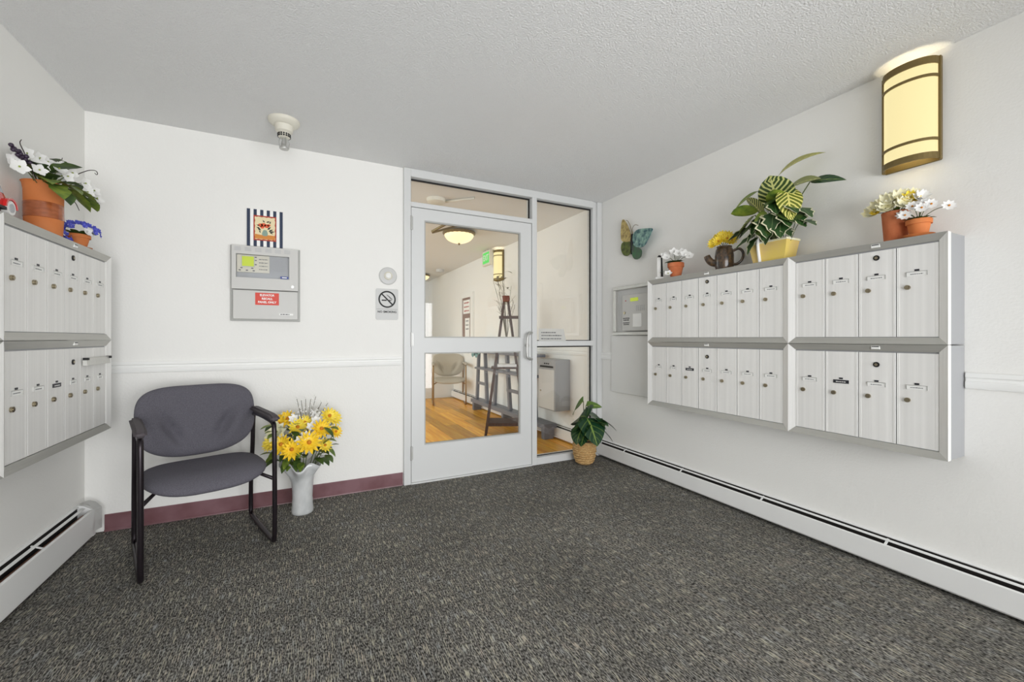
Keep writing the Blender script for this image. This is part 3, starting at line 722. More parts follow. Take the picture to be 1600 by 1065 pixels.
t = thing('wall_sounder', 'round white wall device with a domed centre above the no smoking sign', 'sounder', (0.573, BY, 1.600))
pf = lathe(B(), [(0.066, 0), (0.066, 0.008), (0.060, 0.013), (0.034, 0.016), (0.0, 0.016)], 36)
bmesh.ops.rotate(pf, cent=(0, 0, 0), matrix=Matrix.Rotation(PI/2, 3, 'X'), verts=pf.verts[:]); obj('disc', pf, M['plastic_grey'], t, 30)
pf = lathe(B(), [(0.031, 0.015), (0.031, 0.022), (0.027, 0.026), (0.024, 0.022), (0.0, 0.022)], 28)
bmesh.ops.rotate(pf, cent=(0, 0, 0), matrix=Matrix.Rotation(PI/2, 3, 'X'), verts=pf.verts[:]); obj('ring', pf, M['plastic_white'], t, 30)
obj('dome', ball(B(), (0, -0.024, 0), 0.022, (1, 0.5, 1), 16, 10), M['white_label'], t, 1)

t = thing('no_smoking_sign', 'grey no smoking sign with a black ring symbol beside the door', 'sign', (0.5665, BY, 1.269))
rp = []
for cx_, cz_, a0 in ((0.070, 0.012, -PI/2), (0.070, 0.222, 0), (-0.070, 0.222, PI/2), (-0.070, 0.012, PI)):
    for k in range(5): a = a0+PI/2*k/4; rp.append((cx_+0.012*math.cos(a), cz_+0.012*math.sin(a)))
obj('plate', prism(B(), rp, -0.006, -0.001), M['plastic_grey'], t)
cz_ = 0.154; rg = B(); n = 36
for k in range(n):
    a, b = 2*PI*k/n, 2*PI*(k+1)/n
    prism(rg, [(0.064*math.cos(a), cz_+0.064*math.sin(a)), (0.064*math.cos(b), cz_+0.064*math.sin(b)), (0.053*math.cos(b), cz_+0.053*math.sin(b)), (0.053*math.cos(a), cz_+0.053*math.sin(a))], -0.0075, -0.006)
prism(rg, [(-0.043, cz_+0.036), (-0.036, cz_+0.043), (0.043, cz_-0.036), (0.036, cz_-0.043)], -0.0080, -0.006)
obj('ring', rg, M['black_text'], t)
cg = B(); box(cg, -0.040, -0.004, -0.0072, -0.006, cz_-0.012, cz_-0.003); box(cg, 0.016, 0.024, -0.0072, -0.006, cz_-0.012, cz_-0.003); box(cg, 0.027, 0.031, -0.0072, -0.006, cz_-0.012, cz_-0.003)
tube(cg, smooth_path([(0.036, -0.0066, cz_-0.004), (0.036, -0.0066, cz_+0.008), (0.022, -0.0066, cz_+0.012), (0.018, -0.0066, cz_+0.022), (0.006, -0.0066, cz_+0.024), (-0.004, -0.0066, cz_+0.036)], 2), 0.0014, 5)
tube(cg, smooth_path([(0.030, -0.0066, cz_-0.002), (0.030, -0.0066, cz_+0.004), (0.014, -0.0066, cz_+0.016), (0.004, -0.0066, cz_+0.034)], 2), 0.0012, 5)
obj('cigarette', cg, M['black_text'], t)
obj('rule', Bx(-0.076, 0.076, -0.0066, -0.006, 0.0785, 0.0805), M['grey_text'], t)
text('lettering', 'NO SMOKING', 0.022, M['black_text'], t, (0, -0.0066, 0.059), 0.138, 0.0006)

# ------------------------------------------------------------------ intercom, cover plate, butterfly on the right wall
t = thing('intercom_panel', 'grey metal intercom with a green display beside the mailboxes', 'intercom', (RX, 3.021, 1.156), -PI/2)
W_, H_ = 0.568, 0.436
fr = B()
for a in ((0, W_, H_-0.030, H_), (0, W_, 0, 0.030), (0, 0.034, 0.030, H_-0.030)): box(fr, a[0], a[1], -0.040, -0.001, a[2], a[3], 0.004)
obj('frame', fr, M['alu_frame'], t)
obj('back_panel', Bx(0.034, W_, -0.012, -0.001, 0.030, H_-0.030), M['plastic_grey'], t)
cb = obj('call_box', Bx(0.130, 0.50, -0.046, -0.012, 0.038, 0.352, 0.004), M['panel_grey'], t)
yb = -0.0475
obj('display', Bx(0.236, 0.330, yb-0.001, yb+0.002, 0.292, 0.322), M['lcd'], cb)
hl_ = B()
for r_ in range(4):
    for c_ in range(5): cyl(hl_, (0.31+0.022*c_, yb, 0.212+0.012*r_), (0.31+0.022*c_, yb+0.002, 0.212+0.012*r_), 0.0045, 6)
obj('speaker_hole', hl_, M['inner_grey'], cb)
lk = B(); cyl(lk, (0.165, yb-0.006, 0.196), (0.165, yb+0.002, 0.196), 0.012, 12); obj('lock', lk, M['brass'], cb, 40)
pr_ = B()
for i, z in enumerate((0.148, 0.132, 0.108, 0.094)): scribble(pr_, 0.145+0.004*(i % 2), 0.225-0.006*(i % 2), z, 0.009, yb, 40+i)
obj('instruction_print', pr_, M['black_text'], cb)
obj('sticker', Bx(0.268, 0.372, yb-0.001, yb+0.002, 0.072, 0.184), M['white_label'], cb, label='white sticker')
obj('indicator_light', cyl(B(), (0.178, yb-0.002, 0.302), (0.178, yb+0.002, 0.302), 0.005, 8), M['car_red'], cb)
o = tag(obj('cover_plate', Bx(0, 0.62, -0.018, -0.001, 0, 0.519, 0.003), M['white_wall']), 'plain pale wall cover plate under the intercom', 'panel'); o.location = (RX, 3.073, 0.634); o.rotation_euler = (0, 0, -PI/2)

t = thing('butterfly_ornament', 'painted butterfly ornament on the right wall above the intercom', 'ornament', (RX, 2.815, 1.826), -PI/2)
def wing(name, pts, m, tilt, label):
    pts = smooth_path([(x, 0, z) for x, z in pts], 2, True)
    bm = B(); prism(bm, [(p.x, p.z) for p in pts], -0.005, 0.003)
    for v in bm.verts: v.co.y += -0.03-abs(v.co.x)*tilt
    return obj(name, bm, m, t, label=label)
M['wing_yellow'] = mat('mottled_yellow', rgb(206, 186, 120), 0.45, vary=(26, rgb(108, 84, 44), 0.8))
M['wing_green'] = mat('mottled_olive', rgb(104, 118, 50), 0.45, vary=(28, rgb(62, 70, 34), 1.0))
M['wing_teal'] = mat('mottled_teal', rgb(28, 82, 96), 0.4, vary=(30, rgb(150, 190, 176), 1.0))
M['wing_dark'] = mat('mottled_slate', rgb(66, 78, 74), 0.45, vary=(20, rgb(52, 104, 66), 1.0))
wing('upper_wing', [(0.045, 0.165), (0.058, 0.205), (0.110, 0.228), (0.174, 0.220), (0.250, 0.205), (0.318, 0.190), (0.305, 0.165), (0.268, 0.121), (0.208, 0.066), (0.150, 0.066), (0.07, 0.092)], M['wing_teal'], 0.13, 'teal and white upper wing')
wing('lower_wing', [(0.042, 0.130), (0.10, 0.088), (0.165, 0.050), (0.168, 0.012), (0.150, -0.022), (0.077, -0.026), (0.036, 0.030)], M['wing_dark'], 0.1, 'slate green lower wing')
wing('upper_wing', [(-0.082, 0.378), (-0.034, 0.330), (0.024, 0.200), (0.030, 0.145), (-0.090, 0.158), (-0.098, 0.250)], M['wing_yellow'], 0.1, 'yellow upper wing')
wing('lower_wing', [(0.024, 0.158), (-0.082, 0.166), (-0.098, 0.100), (-0.066, 0.040), (-0.020, 0.024), (0.018, 0.048)], M['wing_green'], 0.1, 'olive lower wing')
bd = B(); tube(bd, [(0.030, -0.03, 0.035), (0.034, -0.036, 0.10), (0.040, -0.038, 0.16), (0.046, -0.036, 0.205)], 0.009, 8, r1=0.013); obj('body', bd, M['dark'], t, 1)
an = B(); tube(an, smooth_path([(0.046, -0.036, 0.20), (0.055, -0.05, 0.25), (0.10, -0.06, 0.275), (0.14, -0.06, 0.255)], 2), 0.002, 5); tube(an, smooth_path([(0.044, -0.036, 0.20), (0.035, -0.05, 0.28), (0.01, -0.06, 0.33), (-0.01, -0.06, 0.335)], 2), 0.002, 5)
obj('antenna', an, M['bronze'], t, 1)

# ------------------------------------------------------------------ guest chair
def cushion(bm, W, Hh, T, ne, plane, curve=0, dent=None, dome=1.0, ring=9, seg=44):
    """soft pad; plane 'xz' (backrest, front -y) or 'xy' (seat, top +z)"""
    def pt(r, a, side):
        ca, sa = math.cos(a), math.sin(a)
        e = (ne+0.9 if sa > 0 else ne-0.3) if plane == 'xz' else ne
        x = W/2*math.copysign(abs(ca)**(2/e), ca)*r; v = Hh/2*math.copysign(abs(sa)**(2/e), sa)*r
        th = T/2*(1-r**5)**0.5 if r < 1 else 0
        d = side*th*(dome if side > 0 else 1)
        if dent and side > 0: d += dent(x, v)
        d += curve*(x/(W/2))**2
        return (x, v, d)
    def mk(p): return (p[0], -p[2], p[1]) if plane == 'xz' else (p[0], p[1], p[2])
    rs = [math.sin(PI/2*k/ring) for k in range(1, ring+1)]
    for side in (1, -1):
        c = bm.verts.new(mk(pt(0.0001, 0, side))); prev = None
        for r in rs:
            cur = [bm.verts.new(mk(pt(r, 2*PI*k/seg, side))) for k in range(seg)]
            for k in range(seg):
                if prev is None: bm.faces.new((c, cur[k], cur[(k+1) % seg]))
                else: bm.faces.new((prev[k], cur[k], cur[(k+1) % seg], prev[(k+1) % seg]))
            prev = cur
    bmesh.ops.remove_doubles(bm, verts=bm.verts[:], dist=1e-5); bmesh.ops.recalc_face_normals(bm, faces=bm.faces[:])
    return bm
def guest_chair(label, loc, rz, fab, tubem, padm, HW=0.275, D0=-0.26, D1=0.26):
    t = thing('guest_chair', label, 'chair', loc, rz)
    st = cushion(B(), 0.535, 0.50, 0.085, 3.2, 'xy', 0.010)
    for v in st.verts:
        if v.co.y < -0.10: v.co.z -= 1.3*(v.co.y+0.10)**2
    bmesh.ops.translate(st, vec=(0, -0.045, 0.412), verts=st.verts[:]); obj('seat', st, fab, t, 1)
    def dent(x, v):
        s = 0
        for sx in (-1, 1):
            dx, dv = sx*x-0.125, v+0.04; u = dx*0.85-dv*0.5; w_ = dx*0.5+dv*0.85
            s -= 0.050*math.exp(-(u/0.022)**2-(w_/0.080)**2)
            s += 0.020*math.exp(-((u-0.048)/0.035)**2-(w_/0.11)**2)
        return s
    bk = cushion(B(), 0.56, 0.405, 0.080, 2.9, 'xz', 0.045, dent, ring=18, seg=72)
    bmesh.ops.rotate(bk, cent=(0, 0, 0), matrix=Matrix.Rotation(-0.16, 3, 'X'), verts=bk.verts[:])
    bmesh.ops.translate(bk, vec=(0, 0.235, 0.655), verts=bk.verts[:]); obj('backrest', bk, fab, t, 1)
    for s in (-1, 1):
        x = s*HW
        P_ = [(x, D0+0.030, 0.672), (x, D0+0.005, 0.640), (x, D0, 0.3), (x, D0, 0.030), (x, D0+0.025, 0.012), (x, D1-0.03, 0.012), (x, D1, 0.03), (x, D1-0.012, 0.30), (x, D1-0.05, 0.45), (x, D1-0.06, 0.640), (x, D1-0.085, 0.672)]
        Q = []
        for i in range(len(P_)):
            Q.append(P_[i])
        obj('leg_frame', tube(B(), smooth_path(Q, 2, True), 0.0125, 10, True), tubem, t, 1)
        pd = B(); yy0, yy1 = D0-0.012, D1-0.070
        prof = [(yy0, 0.672), (yy0-0.008, 0.690), (yy0+0.01, 0.706), (yy0+0.06, 0.712), (yy1-0.04, 0.712), (yy1, 0.704), (yy1+0.004, 0.690), (yy1-0.01, 0.680), (yy0+0.04, 0.680)]
        prism(pd, prof, x-0.024, x+0.024, 'x'); bmesh.ops.bevel(pd, geom=pd.edges[:], offset=0.011, segments=3, affect='EDGES')
        obj('armrest', pd, padm, t, 40)
        bp = B(); tube(bp, [(x, D1-0.055, 0.56), (s*0.19, D1+0.01, 0.60)], 0.009, 8); obj('back_bracket', bp, tubem, t, 1)
    br = B(); tube(br, [(-HW, D0+0.002, 0.36), (-HW+0.06, -0.16, 0.385), (HW-0.06, -0.16, 0.385), (HW, D0+0.002, 0.36)], 0.010, 8); tube(br, [(-HW, D1-0.025, 0.375), (HW, D1-0.025, 0.375)], 0.010, 8)
    obj('seat_support', br, tubem, t, 1)
    return t
guest_chair('charcoal fabric guest chair with black sled frame by the left mailboxes', (-0.482, 2.787, 0), math.radians(17.9), M['fabric'], M['tube'], M['armpad'])
guest_chair('beige fabric guest chair on the wooden lobby floor', (2.25, 6.95, 0), math.radians(-14), M['beige_fabric'], M['gold_tube'], M['beige_fabric'], 0.27)

# ------------------------------------------------------------------ pots and plants
def pot(t, r0, r1, h, m, rim=0.0, rimh=0.0, name='pot', soil=True, band=None):
    pr = [(r0, 0), (r0+(r1-r0)*0.96, h-rimh)]
    if rim: pr += [(r1+rim, h-rimh), (r1+rim*1.05, h-0.003), (r1+rim*0.6, h)]
    else: pr += [(r1, h-0.004), (r1-0.002, h)]
    pr += [(r1-0.008, h-0.002), (r1-0.012, h-0.02)]
    p = obj(name, lathe(B(), pr, 28), m, t, 35)
    if soil: obj('soil', lathe(B(), [(r1*0.99-0.011, h-0.022), (r1*0.6, h-0.008), (0, h-0.004)], 20), M['soil'], t, 1)
    return p
def saucer(label, loc, r):
    o = tag(obj('saucer', lathe(B(), [(r*0.8, 0), (r, 0.012), (r-0.005, 0.013), (r*0.78, 0.005), (0, 0.005)], 24), M['terracotta_bright'], None, 35), label, 'saucer'); o.location = loc; return o
def stem(t, a, b, r=0.002, m='stem', sag=0.02, name='stem'):
    a, b = Vector(a), Vector(b); mid = (a+b)/2+Vector((0, 0, sag)); obj(name, tube(B(), smooth_path([a, mid, b], 2), r, 5), M[m], t, 1)
def rnd(a, b): return random.uniform(a, b)
def sph(az, el): return Vector((math.cos(az)*math.cos(el), math.sin(az)*math.cos(el), math.sin(el)))

# big terracotta pot with white flowers and trailing vines, on the left mailboxes
t = thing('potted_flowers', 'large terracotta pot of white flowers and trailing vines on the left mailboxes', 'potted flowers', (-1.040, 2.610, LT+0.001))
lathe_p = [(0.066, 0), (0.070, 0.05), (0.0705, 0.08)]
obj('pot', lathe(B(), [(0.058, 0), (0.062, 0.08), (0.062, 0.14), (0.063, 0.205), (0.067, 0.232), (0.071, 0.240), (0.063, 0.240), (0.060, 0.21)], 32), M['terracotta_bright'], t, 35)
obj('glaze_band', lathe(B(), [(0.0615, 0.082), (0.0638, 0.084), (0.0638, 0.150), (0.0615, 0.152)], 32), M['terracotta_dark'], t, 35, label='dark glazed band')
obj('soil', lathe(B(), [(0.060, 0.212), (0.04, 0.228), (0, 0.232)], 20), M['soil'], t, 1)
for p, d, L, W, m in (((0.03, -0.05, 0.24), (0.5, -1.0, 0.0), 0.17, 0.075, 'light_green'), ((0.04, -0.05, 0.235), (0.7, -0.9, -0.35), 0.17, 0.085, 'light_green'), ((0.05, -0.05, 0.23), (0.8, -0.6, -0.55), 0.14, 0.08, 'green'), ((0.06, -0.03, 0.245), (0.9, -0.2, -0.2), 0.10, 0.085, 'light_green'), ((0.05, 0.02, 0.25), (0.8, 0.4, -0.15), 0.14, 0.085, 'light_green'), ((0.05, 0.05, 0.245), (0.6, 0.7, -0.4), 0.13, 0.075, 'light_green'), ((0.05, 0.06, 0.24), (0.6, 0.9, -0.3), 0.12, 0.075, 'green'), ((0.07, 0.10, 0.245), (0.4, 1.0, -0.2), 0.13, 0.065, 'light_green'), ((0.05, 0.17, 0.275), (0.4, 1.0, -0.15), 0.12, 0.07, 'green'), ((0.06, 0.19, 0.255), (0.5, 1.0, -0.3), 0.10, 0.06, 'light_green'), ((0.0, 0.0, 0.25), (0.5, -0.5, 0.4), 0.10, 0.07, 'green'), ((0.02, 0.03, 0.25), (0.5, 0.4, 0.4), 0.10, 0.07, 'green'), ((0.0, -0.06, 0.26), (0.4, -0.9, 0.4), 0.15, 0.08, 'green'), ((-0.01, 0.05, 0.37), (0.3, 0.8, 0.3), 0.10, 0.06, 'green'), ((0.03, -0.02, 0.29), (0.7, -0.1, 0.5), 0.12, 0.09, 'green'), ((0.04, 0.12, 0.28), (0.4, 0.8, 0.2), 0.12, 0.07, 'green')):
    stem(t, (p[0]*0.4, p[1]*0.4, 0.21), p, 0.002); obj('leaf', leaf(B(), p, d, L, W, 'grape', 0.7, fold=0.2), M[m], t)
for x, y, z in ((-0.01, -0.190, 0.274), (0.01, -0.205, 0.245), (-0.03, -0.11, 0.323), (-0.03, -0.06, 0.350), (-0.01, -0.01, 0.352), (0.0, 0.03, 0.350), (0.02, 0.02, 0.318), (0.03, 0.06, 0.345), (0.02, 0.10, 0.360), (0.04, 0.045, 0.300), (0.05, 0.095, 0.320), (0.05, 0.07, 0.290), (0.03, 0.140, 0.350), (0.05, -0.16, 0.255), (0.095, 0.12, 0.300), (0.09, 0.16, 0.305), (0.10, 0.20, 0.290), (0.10, 0.23, 0.260), (0.10, 0.17, 0.272), (0.10, 0.13, 0.262), (0.03, -0.13, 0.285), (0.07, 0.02, 0.295), (0.06, -0.03, 0.310), (0.07, 0.06, 0.325), (0.03, -0.08, 0.305)):
    flower(t, (x, y, z), (0.75+rnd(-.2, .2), -0.45+y+rnd(-.3, .3), 0.15+rnd(-.3, .3)), rnd(0.027, 0.034), M['petal_white'], M['green_eye'], 5, 0.75, 0.25, eye_r=0.12)
    stem(t, (x*0.3, y*0.2, 0.215), (x, y, z), 0.0016)
for i, pts in enumerate(([(0.02, 0.04, 0.23), (0.05, 0.092, 0.300), (0.05, 0.163, 0.350), (0.06, 0.235, 0.395), (0.07, 0.248, 0.405), (0.08, 0.284, 0.418), (0.08, 0.306, 0.410), (0.08, 0.29, 0.395), (0.08, 0.269, 0.400)], [(0.05, 0.03, 0.24), (0.07, 0.03, 0.235), (0.08, 0.01, 0.195), (0.08, 0.03, 0.191), (0.09, 0.039, 0.183), (0.09, 0.075, 0.155)], [(0.0, -0.06, 0.24), (-0.01, -0.12, 0.33), (-0.02, -0.135, 0.365), (-0.02, -0.12, 0.385)], [(0.04, 0.10, 0.26), (0.06, 0.24, 0.27), (0.07, 0.32, 0.225)], [(0.0, 0.05, 0.26), (0.0, 0.14, 0.37), (0.0, 0.16, 0.42)])):
    obj('vine', tube(B(), smooth_path(pts, 3), 0.0026, 5, r1=0.0014), M['brown_stem'], t, 1)
bz = B()
for k in range(26):
    u = k/25; ball(bz, (0.0+0.03*u+rnd(-.008, .008), -0.235+0.10*u+rnd(-.012, .012), 0.312-0.045*u+rnd(-.010, .010)), 0.0085, u=6, v=5)
o = obj('berry_cluster', bz, M['berry'], t, 1)
# blue flowers in a small pot
t = thing('potted_flowers', 'small terracotta pot of blue flowers on the left mailboxes', 'potted flowers', (-1.02, 2.875, LT+0.014))
pot(t, 0.030, 0.041, 0.062, M['terracotta_bright'], 0.005, 0.018)
saucer('small terracotta saucer under the blue flowers', (-1.02, 2.875, LT), 0.052)
for k in range(46):
    az = rnd(0, 2*PI); el = rnd(0.05, 1.45); d = sph(az, el); p = Vector((d.x*0.085, d.y*0.095, 0.060+d.z*0.060))
    if k > 38: p = Vector((rnd(-0.03, 0.01), rnd(-0.115, -0.085), rnd(0.0, 0.045)))
    flower(t, p, (d.x+0.6, d.y-0.5, d.z*0.5), 0.014, M['petal_blue'], None, 5, 0.8, 0.3)
for k in range(8):
    d = sph(2*PI*k/8, 0.5); obj('leaf', leaf(B(), (0, 0, 0.055), d, 0.08, 0.03, 'oval', 0.6), M['green'], t)
flower(t, (0.05, -0.05, 0.070), (0.8, -0.4, 0.3), 0.024, M['petal_white'], None, 5, 0.8)
# red toy car
t = thing('toy_car', 'red toy car with whitewall tyres on the left mailboxes', 'toy car', (-1.02, 2.095, LT+0.001), PI/2)
def car_sec(x):   # rounded beetle-back body, length along x (front at -x, rear at +x)
    u = (x+0.15)/0.30
    top = 0.040+0.075*max(0, math.sin(PI*min(1, max(0, (u-0.18)/0.80))))**0.7; return top
bm = B(); N = 22; rws = []
for i in range(N+1):
    x = -0.15+0.30*i/N; tp = car_sec(x); e = min(1, 0.35+1.6*math.sin(PI*i/N)**0.6*0.42+0.0)
    wd = 0.058*min(1, 0.62+0.5*math.sin(PI*min(1, max(0, i/N)))); ring = []
    for k in range(13):
        a = PI*k/12; ring.append(bm.verts.new((x, -wd*math.copysign(abs(math.cos(a))**0.6, math.cos(a)), 0.024+(tp-0.024)*math.sin(a)**0.8)))
    rws.append(ring)
for i in range(N):
    for k in range(12): bm.faces.new((rws[i][k], rws[i][k+1], rws[i+1][k+1], rws[i+1][k]))
    bm.faces.new((rws[i][12], rws[i][0], rws[i+1][0], rws[i+1][12]))
bm.faces.new(rws[0]); bm.faces.new(rws[-1][::-1]); bmesh.ops.recalc_face_normals(bm, faces=bm.faces[:])
obj('body', bm, M['car_red'], t, 45)
for x in (-0.092, 0.092):
    for s in (-1, 1):
        wh = obj('wheel', cyl(B(), (x, s*0.046, 0.026), (x, s*0.064, 0.026), 0.026, 20), M['tyre_white'], t, 40)
        obj('hub_cap', cyl(B(), (x, s*0.064, 0.026), (x, s*0.066, 0.026), 0.016, 14), M['inner_grey'], wh, 40)
        fe = B(); q = []
        for k in range(11):
            a = PI*k/10; q.append((x+0.036*math.cos(a), 0.026+0.036*math.sin(a)))
        for k in range(11):
            a = PI*(10-k)/10; q.append((x+0.029*math.cos(a), 0.026+0.029*math.sin(a)))
        prism(fe, q, s*0.050, s*0.066); obj('fender', fe, M['car_red'], t)
obj('bumper', tube(B(), smooth_path([(0.130, -0.055, 0.020), (0.158, -0.040, 0.020), (0.160, 0.040, 0.020), (0.130, 0.055, 0.020)], 2), 0.004, 6), M['dark'], t, 1)
obj('running_board', Bx(-0.06, 0.06, -0.066, 0.066, 0.012, 0.022), M['dark'], t)
wn = B()
for s in (-1, 1): prism(wn, [(-0.055, 0.072), (0.01, 0.072), (0.01, 0.098), (-0.035, 0.096)], s*0.044, s*0.055); prism(wn, [(0.018, 0.072), (0.070, 0.072), (0.05, 0.094), (0.018, 0.098)], s*0.044, s*0.054)
obj('window', wn, M['inner_grey'], t)

# items on the right mailboxes
T_ = ZT+0.0005
t = thing('white_gadget', 'small white and black upright gadget at the far end of the mailboxes', 'gadget', (2.470, 2.385, T_), -PI/2+0.95)
obj('base', Bx(-0.034, 0.034, -0.026, 0.026, 0, 0.022, 0.006), M['white_label'], t)
obj('upright', Bx(-0.019, 0.010, -0.014, 0.014, 0.022, 0.176, 0.007, 2), M['white_label'], t)
bkp = B(); prism(bkp, [(0.011, 0.022), (0.026, 0.022), (0.026, 0.03), (0.020, 0.165), (0.012, 0.185), (-0.006, 0.190), (-0.014, 0.180), (-0.010, 0.177), (0.011, 0.172)], -0.013, 0.013); obj('back_strip', bkp, M['dark'], t)
t = thing('potted_flowers', 'tiny terracotta pot of white flowers beside the black gadget', 'potted flowers', (2.470, 2.225, T_))
pot(t, 0.036, 0.053, 0.105, M['terracotta'], 0.005, 0.03)
for x, y, z in ((-0.04, 0.05, 0.155), (-0.03, -0.01, 0.185), (0.0, -0.06, 0.175), (-0.02, -0.10, 0.155), (0.0, 0.02, 0.175), (-0.01, -0.13, 0.135), (-0.03, -0.05, 0.165), (-0.03, 0.075, 0.17)):
    flower(t, (x, y, z), (-0.6, -0.5, 0.5), 0.034, M['petal_white'], None, 5, 0.8, 0.3); stem(t, (0, 0, 0.095), (x, y, z), 0.0016)
flower(t, (-0.064, 0.012, 0.026), (-0.6, -0.5, 0.7), 0.030, M['petal_white'], M['green_eye'], 5, 0.8, 0.3, eye_r=0.15)
for az in (1.5, 2.2, 2.9, -2.4, 4.6): obj('leaf', leaf(B(), (0, 0, 0.10), sph(az, 0.5), 0.085, 0.05, 'oval', 0.9), M['green'], t)
obj('leaf', leaf(B(), (-0.060, 0.040, 0.045), (-0.5, 0.6, 0.0), 0.045, 0.028, 'oval', 0.6), M['green'], t)
o = tag(obj('wooden_stick', tube(B(), [(0, 0, 0), (0.02, -0.20, 0)], 0.007, 8), M['terracotta_dark'], None, 1), 'short brown stick lying behind the tiny pot', 'stick'); o.location = (2.525, 2.20, T_+0.007)
t = thing('flower_jug', 'dark mottled jug with a spout and yellow flowers on the mailboxes', 'jug', (2.475, 1.830, T_), -PI/2+0.6)
obj('body', lathe(B(), [(0.050, 0), (0.056, 0.02), (0.057, 0.09), (0.052, 0.128), (0.044, 0.142), (0.047, 0.150), (0.040, 0.150), (0.036, 0.135)], 24), M['ceramic_dark'], t, 35)
obj('soil', lathe(B(), [(0.037, 0.138), (0, 0.142)], 16), M['soil'], t, 1)
obj('spout', tube(B(), smooth_path([(-0.040, 0, 0.045), (-0.075, 0, 0.050), (-0.095, 0, 0.075), (-0.104, 0, 0.098)], 2), 0.026, 12, r1=0.020), M['ceramic_dark'], t, 1)
hl_ = [(0.052, 0, 0.118), (0.085, 0, 0.135), (0.112, 0, 0.105), (0.105, 0, 0.055), (0.075, 0, 0.030), (0.052, 0, 0.03)]
obj('handle', tube(B(), smooth_path(hl_, 3), 0.0085, 10), M['ceramic_dark'], t, 1)
for x, y, z in ((-0.060, -0.03, 0.172), (-0.030, -0.05, 0.180), (-0.010, -0.03, 0.212), (0.020, -0.05, 0.192), (0.045, -0.02, 0.185), (-0.035, 0.0, 0.205), (0.02, 0.0, 0.212)):
    flower(t, (x, y, z), (x*5-0.3, -0.9, 0.35), 0.042, M['petal_yellow'], M['flower_eye'], 11, 0.42, 0.3, 2, eye_r=0.13); stem(t, (0, 0, 0.13), (x, y, z), 0.002)
# planter with zebra plant and ivy
t = thing('potted_plant', 'striped zebra plant and ivy in a pale yellow wooden planter on the mailboxes', 'potted plant', (2.485, 1.515, T_), -PI/2)
bx_ = B()
lo_ = [bx_.verts.new(p) for p in ((-0.092, -0.050, 0), (0.092, -0.050, 0), (0.092, 0.050, 0), (-0.092, 0.050, 0))]
hi = [bx_.verts.new(p) for p in ((-0.112, -0.064, 0.115), (0.112, -0.064, 0.115), (0.112, 0.064, 0.115), (-0.112, 0.064, 0.115))]
hi2 = [bx_.verts.new(p) for p in ((-0.104, -0.056, 0.115), (0.104, -0.056, 0.115), (0.104, 0.056, 0.115), (-0.104, 0.056, 0.115))]
in_ = [bx_.verts.new(p) for p in ((-0.100, -0.052, 0.098), (0.100, -0.052, 0.098), (0.100, 0.052, 0.098), (-0.100, 0.052, 0.098))]
for A, C in ((lo_, hi), (hi, hi2), (hi2, in_)):
    for i in range(4): bx_.faces.new((A[i], A[(i+1) % 4], C[(i+1) % 4], C[i]))
bx_.faces.new(lo_[::-1]); bx_.faces.new(in_)
obj('planter', bx_, M['planter'], t)
rm = B()
for a in ((-0.115, 0.115, -0.067, -0.061), (-0.115, 0.115, 0.061, 0.067), (-0.115, -0.109, -0.061, 0.061), (0.109, 0.115, -0.061, 0.061)): box(rm, a[0], a[1], a[2], a[3], 0.107, 0.119, 0.002)
obj('rim', rm, M['petal_cream'], t)
hp = [(-0.045, -0.058, 0.0), (-0.052, -0.074, 0.118), (-0.055, -0.055, 0.28), (-0.045, 0.0, 0.34), (-0.04, 0.055, 0.28), (-0.04, 0.062, 0.115)]
obj('handle', tube(B(), smooth_path(hp, 2), 0.009, 8), M['petal_white'], t, 1)
def big_leaf(tip_from, d, L, W, m, shape='lance', droop=0.6, roll=0.0, base=(0, 0, 0.105), fold=0.15, n=8):
    stem(t, base, tip_from, 0.0032, 'stem', 0.015); obj('leaf', leaf(B(), tip_from, d, L, W, shape, droop, n, fold, roll), M[m], t)
